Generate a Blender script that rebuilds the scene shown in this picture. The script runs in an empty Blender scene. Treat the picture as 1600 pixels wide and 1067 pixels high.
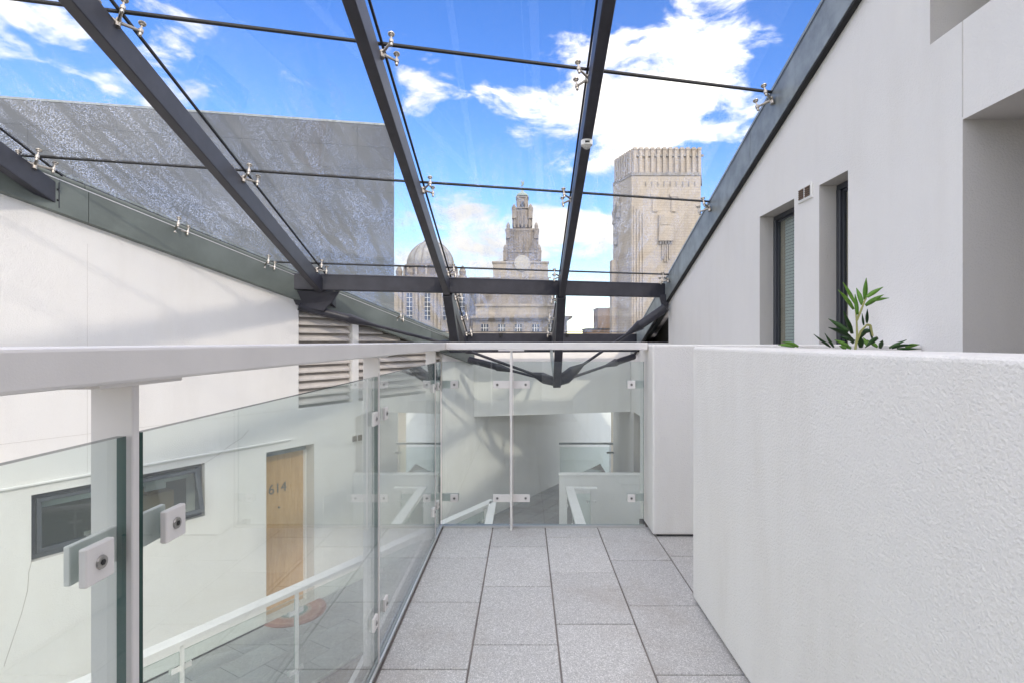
import bpy, bmesh, math, random
from mathutils import Vector, Matrix
random.seed(7)
R = math.radians
scene = bpy.context.scene
col = scene.collection
# ------------------------------------------------------------------ camera, sky, sun, exposure
# eye level is z = 0; the upper deck lies 1.1 m below it
F, CX, CY = 850.0, 820.0, 533.0
cam = bpy.data.cameras.new('camera')
cam.sensor_width = 36.0
cam.lens = 36.0 * F / 1600.0
cam.shift_x = -20.0 / 1600.0
cam.clip_start = 0.02
cam.clip_end = 3000.0
cam_o = bpy.data.objects.new('camera', cam)
col.objects.link(cam_o)
cam_o.location = (0, 0, 0)
cam_o.rotation_euler = (R(90), 0, 0)
scene.camera = cam_o

SUN = Vector((-0.47, 1.0, -0.80)).normalized()
sun = bpy.data.lights.new('sun', 'SUN')
sun.energy = 0.54
sun.angle = R(2.0)
sun.color = (1.0, 0.965, 0.92)
sun_o = bpy.data.objects.new('sun', sun)
col.objects.link(sun_o)
sun_o.rotation_euler = SUN.to_track_quat('-Z', 'Y').to_euler()

scene.view_settings.view_transform = 'Standard'
scene.view_settings.look = 'None'
scene.view_settings.gamma = 1.0
scene.view_settings.use_curve_mapping = False
scene.view_settings.exposure = 1.7
scene.view_settings.use_white_balance = True
scene.view_settings.white_balance_temperature = 7700
scene.cycles.max_bounces = 10
scene.cycles.transparent_max_bounces = 18
scene.cycles.diffuse_bounces = 5
scene.cycles.caustics_reflective = False
scene.cycles.caustics_refractive = False

world = bpy.data.worlds.new('World')
scene.world = world
world.use_nodes = True
nt = world.node_tree
nt.nodes.clear()


class NB:
    """small node builder"""
    def __init__(self, tree):
        self.t = tree

    def n(self, typ, **kw):
        nd = self.t.nodes.new(typ)
        for k, v in kw.items():
            if k.startswith('i_'):
                key = k[2:]
                key = int(key) if key.isdigit() else key.replace('_', ' ')
                self.set(nd.inputs[key], v)
            else:
                setattr(nd, k, v)
        return nd

    def set(self, sock, v):
        if isinstance(v, bpy.types.NodeSocket):
            self.t.links.new(v, sock)
        elif isinstance(v, bpy.types.Node):
            self.t.links.new(v.outputs[0], sock)
        else:
            sock.default_value = v

    def math(self, op, a, b=None, c=None, clamp=False):
        nd = self.t.nodes.new('ShaderNodeMath')
        nd.operation = op
        nd.use_clamp = clamp
        self.set(nd.inputs[0], a)
        if b is not None:
            self.set(nd.inputs[1], b)
        if c is not None:
            self.set(nd.inputs[2], c)
        return nd.outputs[0]

    def vmath(self, op, a, b=None):
        nd = self.t.nodes.new('ShaderNodeVectorMath')
        nd.operation = op
        self.set(nd.inputs[0], a)
        if b is not None:
            self.set(nd.inputs[1], b)
        return nd

    def smooth(self, v, lo, hi, a=0.0, b=1.0):
        nd = self.t.nodes.new('ShaderNodeMapRange')
        nd.interpolation_type = 'SMOOTHSTEP'
        self.set(nd.inputs[0], v)
        nd.inputs[1].default_value = lo
        nd.inputs[2].default_value = hi
        nd.inputs[3].default_value = a
        nd.inputs[4].default_value = b
        return nd.outputs[0]

    def mix(self, fac, a, b):
        nd = self.t.nodes.new('ShaderNodeMix')
        nd.data_type = 'RGBA'
        self.set(nd.inputs[0], fac)
        self.set(nd.inputs[6], a)
        self.set(nd.inputs[7], b)
        return nd.outputs[2]

    def noise(self, vec, scale, detail=2.0, rough=0.5, **kw):
        nd = self.t.nodes.new('ShaderNodeTexNoise')
        if vec is not None:
            self.set(nd.inputs['Vector'], vec)
        nd.inputs['Scale'].default_value = scale
        nd.inputs['Detail'].default_value = detail
        nd.inputs['Roughness'].default_value = rough
        for k, v in kw.items():
            nd.inputs[k].default_value = v
        return nd.outputs[0]


def c4(c):
    return (c[0], c[1], c[2], 1.0)


w = NB(nt)
sky = w.n('ShaderNodeTexSky', sky_type='NISHITA', sun_disc=False)
sky.sun_elevation = math.asin(-SUN.z)
sky.sun_rotation = math.atan2(-SUN.x, -SUN.y)
sky.altitude = 20
sky.air_density = 1.0
sky.dust_density = 0.25
sky.ozone_density = 3.2
tc = w.n('ShaderNodeTexCoord')
d = w.vmath('NORMALIZE', tc.outputs['Generated']).outputs[0]
hs = w.n('ShaderNodeHueSaturation', i_Hue=0.517, i_Saturation=1.3, i_Value=1.0, i_Color=sky.outputs[0])
# cumulus over the whole sky, in banks; denser out of view as added fill
stretch = w.vmath('MULTIPLY', d, (1.0, 1.0, 2.1)).outputs[0]
n_big = w.noise(stretch, 3.3, 2.0, 0.5)
n_det = w.noise(stretch, 9.0, 9.0, 0.60, Distortion=0.35)
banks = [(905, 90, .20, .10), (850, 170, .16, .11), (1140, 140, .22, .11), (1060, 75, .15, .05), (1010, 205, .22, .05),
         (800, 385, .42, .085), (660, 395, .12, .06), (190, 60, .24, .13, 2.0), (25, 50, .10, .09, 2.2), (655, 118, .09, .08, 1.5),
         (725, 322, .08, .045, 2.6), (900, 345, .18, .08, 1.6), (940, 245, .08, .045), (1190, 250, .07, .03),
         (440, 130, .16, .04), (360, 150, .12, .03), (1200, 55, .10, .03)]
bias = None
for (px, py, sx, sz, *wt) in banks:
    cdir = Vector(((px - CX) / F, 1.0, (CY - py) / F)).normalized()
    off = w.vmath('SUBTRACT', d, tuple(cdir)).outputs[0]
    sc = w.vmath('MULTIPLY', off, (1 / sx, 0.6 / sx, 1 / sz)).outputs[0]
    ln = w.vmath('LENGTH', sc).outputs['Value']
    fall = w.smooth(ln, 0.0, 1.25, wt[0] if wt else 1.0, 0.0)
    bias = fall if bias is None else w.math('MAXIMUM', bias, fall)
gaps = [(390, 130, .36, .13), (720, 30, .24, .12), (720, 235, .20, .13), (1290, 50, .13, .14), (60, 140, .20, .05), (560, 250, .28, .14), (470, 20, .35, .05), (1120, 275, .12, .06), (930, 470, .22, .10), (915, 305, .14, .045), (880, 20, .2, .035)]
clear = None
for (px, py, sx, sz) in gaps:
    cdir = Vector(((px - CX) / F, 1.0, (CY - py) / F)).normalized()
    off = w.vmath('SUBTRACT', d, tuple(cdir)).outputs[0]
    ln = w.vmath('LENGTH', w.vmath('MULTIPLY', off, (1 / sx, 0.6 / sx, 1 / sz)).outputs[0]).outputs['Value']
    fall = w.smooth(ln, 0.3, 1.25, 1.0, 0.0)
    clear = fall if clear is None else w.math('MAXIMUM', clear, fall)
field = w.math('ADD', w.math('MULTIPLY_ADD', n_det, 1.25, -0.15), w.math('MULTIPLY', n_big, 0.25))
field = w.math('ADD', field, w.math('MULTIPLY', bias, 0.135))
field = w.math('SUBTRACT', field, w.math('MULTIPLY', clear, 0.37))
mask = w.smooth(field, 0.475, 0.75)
shade = w.noise(stretch, 5.0, 5.0, 0.6)
cl_col = w.mix(w.smooth(shade, 0.35, 0.7), (1.75, 1.84, 2.02, 1), (2.65, 2.66, 2.7, 1))
# clouds towards the sun, out of view, brightened to add fill in the shade
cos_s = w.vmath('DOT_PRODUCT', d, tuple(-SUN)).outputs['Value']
cloud_fill = w.vmath('SCALE', cl_col)
w.set(cloud_fill.inputs['Scale'], w.smooth(cos_s, -0.95, 0.60, 1.0, 5.6))
cl_col = cloud_fill.outputs[0]
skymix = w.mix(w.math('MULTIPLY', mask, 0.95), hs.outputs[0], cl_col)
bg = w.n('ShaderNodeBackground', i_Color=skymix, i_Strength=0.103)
wo = w.n('ShaderNodeOutputWorld')
nt.links.new(bg.outputs[0], wo.inputs[0])


# ------------------------------------------------------------------ materials
MATS = {}


def new_mat(name):
    m = bpy.data.materials.new(name)
    m.use_nodes = True
    m.node_tree.nodes.clear()
    MATS[name] = m
    return m, NB(m.node_tree)


def finish(b, shader):
    o = b.n('ShaderNodeOutputMaterial')
    b.t.links.new(shader.outputs[0] if isinstance(shader, bpy.types.Node) else shader, o.inputs[0])


def plain(name, colr, rough=0.5, metal=0.0, bump=0.0, bscale=200.0, var=0.0, vscale=3.0, spec=0.5):
    m, b = new_mat(name)
    tcn = b.n('ShaderNodeTexCoord').outputs['Object']
    p = b.n('ShaderNodeBsdfPrincipled')
    p.inputs['Roughness'].default_value = rough
    p.inputs['Metallic'].default_value = metal
    p.inputs['Specular IOR Level'].default_value = spec
    if var > 0:
        nz = b.noise(tcn, vscale, 5, 0.6)
        f = b.smooth(nz, 0.3, 0.7, 1 - var, 1 + var * .4)
        cc = b.vmath('SCALE', tuple(colr))
        b.set(cc.inputs['Scale'], f)
        b.set(p.inputs['Base Color'], cc.outputs[0])
    else:
        p.inputs['Base Color'].default_value = c4(colr)
    if bump > 0:
        bn = b.n('ShaderNodeBump', i_Strength=1.0, i_Distance=bump, i_Height=b.noise(tcn, bscale, 4, 0.6))
        b.set(p.inputs['Normal'], bn)
    finish(b, p)
    return m


def render_mat(name, colr, fine=0.0035, k=1.0, stain=0.55):
    """stippled masonry render: fine relief, faint stains and trowel unevenness"""
    m, b = new_mat(name)
    geo = b.n('ShaderNodeNewGeometry').outputs['Position']
    p = b.n('ShaderNodeBsdfPrincipled', i_Roughness=0.85)
    p.inputs['Specular IOR Level'].default_value = 0.25
    h1 = b.noise(geo, 95 * k, 3, 0.55)
    h2 = b.noise(geo, 260, 3, 0.6)
    h3 = b.noise(geo, 2.2, 3, 0.5)
    h = b.math('ADD', b.math('MULTIPLY', h1, 1.0), b.math('MULTIPLY', h2, 0.45))
    h = b.math('ADD', h, b.math('MULTIPLY', h3, 2.5))
    bn = b.n('ShaderNodeBump', i_Strength=1.0, i_Distance=fine, i_Height=h)
    b.set(p.inputs['Normal'], bn)
    st = b.vmath('MULTIPLY', geo, (1.6, 1.6, 0.35)).outputs[0]
    s1 = b.smooth(b.noise(st, 2.0, 6, 0.62), 0.40, 0.78)
    s2 = b.smooth(b.noise(geo, 0.9, 4, 0.6), 0.3, 0.75)
    spk = b.smooth(b.noise(geo, 38, 2, 0.5), 0.80, 0.84)
    base = b.mix(b.math('MULTIPLY', s1, stain), c4(colr), c4((colr[0] * .90, colr[1] * .885, colr[2] * .865)))
    base = b.mix(b.math('MULTIPLY', s2, 0.6), base, c4((colr[0] * .96, colr[1] * .965, colr[2] * .985)))
    base = b.mix(b.math('MULTIPLY', spk, 0.35), base, (0.30, 0.28, 0.26, 1))
    b.set(p.inputs['Base Color'], base)
    finish(b, p)
    return m


def glass_mat(name, tint, edge=False, refl=1.0, drops=0.0, dirt=0.0):
    m, b = new_mat(name)
    tr = b.n('ShaderNodeBsdfTransparent', i_Color=c4(tint))
    gl = b.n('ShaderNodeBsdfGlossy', i_Color=(1, 1, 1, 1), i_Roughness=0.0)
    ge = b.n('ShaderNodeNewGeometry')
    cs = b.math('ABSOLUTE', b.vmath('DOT_PRODUCT', ge.outputs['Normal'], ge.outputs['Incoming']).outputs['Value'])
    sch = b.math('POWER', b.math('SUBTRACT', 1.0, cs, clamp=True), 5.0)      # Schlick, the same from both sides
    fac = b.math('MULTIPLY', b.math('MULTIPLY_ADD', sch, 0.96, 0.04), refl, clamp=True)
    sh = b.n('ShaderNodeMixShader')
    b.set(sh.inputs[0], fac)
    b.t.links.new(tr.outputs[0], sh.inputs[1])
    b.t.links.new(gl.outputs[0], sh.inputs[2])
    if drops > 0:
        # rain beads on the sheet: each bends the view aside; they gather in runs down the slope
        geo = b.n('ShaderNodeNewGeometry')
        pos = geo.outputs['Position']
        sep = b.n('ShaderNodeSeparateXYZ')
        b.set(sep.inputs[0], pos)
        st = b.vmath('MULTIPLY', pos, (2.4, 0.34, 0.34)).outputs[0]
        runs = b.smooth(b.noise(st, 3.4, 5, 0.65, Distortion=0.4), 0.36, 0.60, 0.0, 1.0)
        big = b.smooth(b.noise(pos, 0.8, 3, 0.5), 0.30, 0.62, 0.35, 1.0)
        vor = b.n('ShaderNodeTexVoronoi', i_Scale=105.0, i_Randomness=1.0)
        b.set(vor.inputs['Vector'], pos)
        bead = b.smooth(vor.outputs['Distance'], 0.36, 0.56, 1.0, 0.0)
        keep = b.n('ShaderNodeSeparateColor')
        b.set(keep.inputs[0], vor.outputs['Color'])
        bead = b.math('MULTIPLY', bead, b.smooth(keep.outputs[0], 0.22, 0.34))
        low = b.math('MAXIMUM', b.smooth(sep.outputs['Y'], 4.4, 6.4, 0.03, 1.0), b.math('MULTIPLY', b.smooth(sep.outputs['X'], -2.4, -1.0, 1.0, 0.0), b.smooth(sep.outputs['Y'], 3.6, 4.7, 0.04, 1.0)))
        cov = b.math('MULTIPLY', b.math('MULTIPLY', bead, runs), b.math('MULTIPLY', big, low))
        outer = b.math('SUBTRACT', 1.0, geo.outputs['Backfacing'])
        cov = b.math('MULTIPLY', b.math('MULTIPLY', cov, drops), outer, clamp=True)
        bn = b.n('ShaderNodeBump', i_Strength=1.0, i_Distance=0.02, i_Height=b.noise(pos, 120, 2, 0.5))
        rfr = b.n('ShaderNodeBsdfRefraction', i_Color=(0.97, 0.98, 1.0, 1), i_Roughness=0.12, i_IOR=1.33)
        b.set(rfr.inputs['Normal'], bn)
        tl = b.n('ShaderNodeBsdfTranslucent', i_Color=(0.50, 0.56, 0.64, 1))
        bead_sh = b.n('ShaderNodeMixShader', i_Fac=0.3)
        b.t.links.new(rfr.outputs[0], bead_sh.inputs[1])
        b.t.links.new(tl.outputs[0], bead_sh.inputs[2])
        s2 = b.n('ShaderNodeMixShader')
        b.set(s2.inputs[0], cov)
        b.t.links.new(sh.outputs[0], s2.inputs[1])
        b.t.links.new(bead_sh.outputs[0], s2.inputs[2])
        sh = s2
    finish(b, sh)
    return m


def granite(name, colr, amp=1.0):
    m, b = new_mat(name)
    geo = b.n('ShaderNodeNewGeometry').outputs['Position']
    oi = b.n('ShaderNodeObjectInfo')
    p = b.n('ShaderNodeBsdfPrincipled', i_Roughness=0.72)
    p.inputs['Specular IOR Level'].default_value = 0.3
    v = b.n('ShaderNodeTexVoronoi', i_Scale=330.0)
    b.set(v.inputs['Vector'], geo)
    sp = b.n('ShaderNodeSeparateColor')
    b.set(sp.inputs[0], v.outputs['Color'])
    dark = b.smooth(sp.outputs[0], 0.80, 0.88)
    light = b.smooth(sp.outputs[1], 0.70, 0.8)
    fine = b.noise(geo, 700, 2, 0.6)
    base = b.mix(b.math('MULTIPLY', light, 0.75 * amp), c4(colr), c4([min(1, x * 1.55) for x in colr]))
    base = b.mix(b.math('MULTIPLY', dark, 0.5 * amp), base, c4([x * .45 for x in colr]))
    fleck = b.smooth(b.noise(geo, 90, 2, 0.5), 0.74, 0.78)
    base = b.mix(b.math('MULTIPLY', fleck, 0.55), base, c4([x * .25 for x in colr]))
    stain = b.smooth(b.noise(geo, 2.4, 6, 0.68), 0.46, 0.74)
    base = b.mix(b.math('MULTIPLY', stain, 0.55), base, c4((colr[0] * .74, colr[1] * .66, colr[2] * .60)))
    tone = b.smooth(oi.outputs['Random'], 0.0, 1.0, 0.94, 1.05)
    ss = b.vmath('SCALE', base)
    b.set(ss.inputs['Scale'], tone)
    b.set(p.inputs['Base Color'], ss.outputs[0])
    bn = b.n('ShaderNodeBump', i_Strength=0.6, i_Distance=0.0008, i_Height=fine)
    b.set(p.inputs['Normal'], bn)
    finish(b, p)
    return m


def stone(name, colr, course=(1.2, 0.45), soot=0.5):
    """weathered ashlar, too far off to show single blocks"""
    m, b = new_mat(name)
    geo = b.n('ShaderNodeNewGeometry').outputs['Position']
    sp = b.n('ShaderNodeSeparateXYZ')
    b.set(sp.inputs[0], geo)
    cb = b.n('ShaderNodeCombineXYZ')
    b.set(cb.inputs[0], b.math('ADD', sp.outputs[0], b.math('MULTIPLY', sp.outputs[1], 0.7)))
    b.set(cb.inputs[1], sp.outputs[2])
    br = b.n('ShaderNodeTexBrick', i_Scale=1.0)
    br.inputs['Color1'].default_value = c4(colr)
    br.inputs['Color2'].default_value = c4([x * .91 for x in colr])
    br.inputs['Mortar'].default_value = c4([x * .78 for x in colr])
    br.inputs['Mortar Size'].default_value = 0.035
    br.inputs['Brick Width'].default_value = course[0]
    br.inputs['Row Height'].default_value = course[1]
    b.set(br.inputs['Vector'], cb)
    st = b.vmath('MULTIPLY', geo, (1.0, 1.0, 0.22)).outputs[0]
    s = b.smooth(b.noise(st, 0.55, 8, 0.68), 0.42, 0.72)
    s2 = b.smooth(b.noise(geo, 1.7, 6, 0.7), 0.5, 0.75)
    base = b.mix(b.math('MULTIPLY', s, soot), br.outputs[0], c4((colr[0] * .42, colr[1] * .43, colr[2] * .46)))
    base = b.mix(b.math('MULTIPLY', s2, soot * .7), base, c4((colr[0] * .35, colr[1] * .36, colr[2] * .4)))
    p = b.n('ShaderNodeBsdfPrincipled', i_Roughness=0.9)
    b.set(p.inputs['Base Color'], base)
    bn = b.n('ShaderNodeBump', i_Strength=0.7, i_Distance=0.08, i_Height=b.noise(geo, 4.0, 6, 0.7))
    b.set(p.inputs['Normal'], bn)
    finish(b, p)
    return m


WHITE = render_mat('white_render', (0.83, 0.815, 0.795))
WHITE2 = render_mat('white_render_parapet', (0.81, 0.785, 0.755), fine=0.0036, k=1.5, stain=1.0)
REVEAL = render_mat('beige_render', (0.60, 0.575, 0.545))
STEEL = plain('anthracite_steel', (0.034, 0.034, 0.046), 0.42, 0.0, 0.0004, 300, 0.25, 6)
STEELB = plain('black_seal', (0.012, 0.012, 0.013), 0.6)
COPING = plain('grey_green_coping', (0.155, 0.18, 0.168), 0.42, 0.0, 0.0005, 60, 0.18, 3)
COPR = plain('grey_coping', (0.27, 0.30, 0.305), 0.38, 0.0, 0.0004, 60, 0.30, 5)
DARKCL = plain('dark_cladding', (0.10, 0.10, 0.093), 0.6, 0, 0, 1, 0.2, 4)
INOX = plain('stainless_steel', (0.52, 0.475, 0.42), 0.38, 1.0, 0.0, 1, 0.15, 30)
RAILW = plain('white_painted_metal', (0.78, 0.745, 0.72), 0.45, 0, 0.0002, 400, 0.05, 5)
RAILW2 = plain('bright_white_metal', (0.80, 0.79, 0.775), 0.45, 0, 0.0002, 400, 0.05, 5)
ALU = plain('aluminium_channel', (0.70, 0.69, 0.67), 0.35, 0.8)
BOLT = plain('bolt_steel', (0.42, 0.40, 0.38), 0.35, 1.0)
BOLTD = plain('bolt_socket', (0.03, 0.028, 0.026), 0.6)
GLASS = glass_mat('balustrade_glass', (0.895, 0.938, 0.928), refl=1.5)
GEDGE = plain('glass_edge_green', (0.055, 0.115, 0.10), 0.15)
GEDGEL = plain('glass_edge_pale', (0.42, 0.52, 0.48), 0.2)
ROOFG = glass_mat('roof_glass', (0.98, 0.99, 0.995), refl=0.55, drops=1.0)
WING = glass_mat('window_glass', (0.84, 0.88, 0.88), refl=1.6)
GRAN = granite('granite_paving', (0.50, 0.485, 0.475))
GRAN2 = granite('granite_paving_lower', (0.36, 0.355, 0.35), 0.6)
GROUT = plain('grout', (0.24, 0.21, 0.195), 0.95, 0, 0.002, 150, 0.3, 8)
FRAME = plain('dark_window_frame', (0.045, 0.05, 0.062), 0.35)
FRAMEG = plain('grey_window_frame', (0.085, 0.098, 0.115), 0.35)
INSIDE = plain('room_interior', (0.16, 0.17, 0.17), 0.9)
BLIND = plain('pale_blind', (0.74, 0.79, 0.76), 0.8, 0, 0.002, 8, 0.1, 2)
WOODIN = plain('timber_reveal', (0.50, 0.39, 0.28), 0.6, 0, 0, 1, 0.15, 8)
LOUV = plain('louvre_slat', (0.63, 0.585, 0.55), 0.55, 0, 0.0004, 80, 0.12, 4)
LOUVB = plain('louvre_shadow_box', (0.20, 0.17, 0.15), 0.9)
VENTB = plain('vent_brown', (0.22, 0.14, 0.085), 0.7)
PLASW = plain('white_plastic', (0.82, 0.81, 0.78), 0.35)
CARD = plain('cardboard', (0.42, 0.31, 0.20), 0.85)
NUMM = plain('number_metal', (0.18, 0.17, 0.16), 0.35, 0.7)
SOOTY = stone('pale_sooty_stone', (0.43, 0.375, 0.315), (1.6, 0.55), 0.55)
TOWST = stone('grey_sooty_stone', (0.29, 0.25, 0.215), (1.8, 0.7), 0.75)
VENTST = stone('buff_stone', (0.46, 0.39, 0.32), (0.95, 0.36), 0.32)
CARVE = stone('carved_dark_stone', (0.33, 0.30, 0.27), (0.5, 0.3), 0.8)
BROWNST = stone('brown_brick', (0.26, 0.18, 0.125), (0.5, 0.2), 0.3)
REFLDISC = plain('pale_reflection', (0.43, 0.395, 0.34), 0.6)
VERD = plain('verdigris', (0.26, 0.31, 0.27), 0.7)
CITYG = plain('city_glass', (0.07, 0.08, 0.10), 0.12)
CONC = plain('concrete', (0.36, 0.36, 0.36), 0.9, 0, 0.003, 20, 0.25, 0.5)
ASPH = plain('asphalt', (0.06, 0.06, 0.062), 0.9, 0, 0.003, 20, 0.25, 0.2)
POT = plain('dark_pot', (0.06, 0.06, 0.065), 0.5)
SOIL = plain('soil', (0.05, 0.035, 0.025), 0.95, 0, 0.01, 40)


def wood_mat():
    m, b = new_mat('oak_veneer')
    tcn = b.n('ShaderNodeTexCoord').outputs['Object']
    st = b.vmath('MULTIPLY', tcn, (14, 14, 1.1)).outputs[0]
    n1 = b.noise(st, 3.0, 6, 0.6)
    base = b.mix(b.smooth(n1, 0.3, 0.7), (0.50, 0.29, 0.12, 1), (0.62, 0.39, 0.18, 1))
    p = b.n('ShaderNodeBsdfPrincipled', i_Roughness=0.45)
    b.set(p.inputs['Base Color'], base)
    finish(b, p)
    return m


def mat_rings():
    """woven half-round mat: coloured bands"""
    m, b = new_mat('woven_mat')
    tcn = b.n('ShaderNodeTexCoord').outputs['Object']
    ln = b.vmath('LENGTH', b.vmath('MULTIPLY', tcn, (1, 1, 0)).outputs[0]).outputs['Value']
    rp = b.n('ShaderNodeValToRGB')
    rp.color_ramp.interpolation = 'CONSTANT'
    stops = [(0, (.24, .17, .26)), (.12, (.12, .16, .28)), (.24, (.30, .36, .36)), (.34, (.12, .22, .20)),
             (.44, (.42, .30, .22)), (.54, (.40, .16, .10)), (.76, (.46, .24, .15)), (.84, (.34, .12, .08))]
    e = rp.color_ramp.elements
    e[0].position = 0
    e[0].color = c4(stops[0][1])
    e[1].position = stops[1][0]
    e[1].color = c4(stops[1][1])
    for s, cc in stops[2:]:
        q = e.new(s)
        q.color = c4(cc)
    b.set(rp.inputs[0], b.math('DIVIDE', ln, 0.42))
    p = b.n('ShaderNodeBsdfPrincipled', i_Roughness=0.95)
    b.set(p.inputs['Base Color'], rp.outputs[0])
    bn = b.n('ShaderNodeBump', i_Strength=1.0, i_Distance=0.004, i_Height=b.noise(tcn, 180, 2, 0.5))
    b.set(p.inputs['Normal'], bn)
    finish(b, p)
    return m


def office_mat():
    m, b = new_mat('polished_dark_cladding')
    oi = b.n('ShaderNodeObjectInfo')
    geo = b.n('ShaderNodeNewGeometry').outputs['Position']
    f = b.smooth(oi.outputs['Random'], 0, 1, 0.93, 1.07)
    f2 = b.smooth(b.noise(geo, 0.16, 3, 0.5), 0.3, 0.7, 0.75, 1.25)
    ss = b.vmath('SCALE', (0.075, 0.08, 0.087))
    b.set(ss.inputs['Scale'], b.math('MULTIPLY', f, f2))
    p = b.n('ShaderNodeBsdfPrincipled', i_Roughness=0.14)
    b.set(p.inputs['Base Color'], ss.outputs[0])
    finish(b, p)
    return m


def leaf_mat(name, c1, c2):
    m, b = new_mat(name)
    oi = b.n('ShaderNodeObjectInfo')
    base = b.mix(oi.outputs['Random'], c4(c1), c4(c2))
    p = b.n('ShaderNodeBsdfPrincipled', i_Roughness=0.42)
    b.set(p.inputs['Base Color'], base)
    tl = b.n('ShaderNodeBsdfTranslucent')
    b.set(tl.inputs[0], base)
    s = b.n('ShaderNodeMixShader')
    s.inputs[0].default_value = 0.25
    b.t.links.new(p.outputs[0], s.inputs[1])
    b.t.links.new(tl.outputs[0], s.inputs[2])
    finish(b, s)
    return m


OAK = wood_mat()
MATRING = mat_rings()
OFFICE = office_mat()
LEAFB = leaf_mat('bright_leaf', (0.10, 0.26, 0.03), (0.16, 0.34, 0.05))
LEAFD = leaf_mat('dark_leaf', (0.02, 0.065, 0.018), (0.045, 0.12, 0.028))
STEM = plain('leaf_stem', (0.36, 0.36, 0.13), 0.6)


# ------------------------------------------------------------------ mesh helpers
def P(px, py, y):
    """a point y metres ahead of the eye, from its bearing"""
    return Vector(((px - CX) / F * y, y, (CY - py) / F * y))


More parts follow.
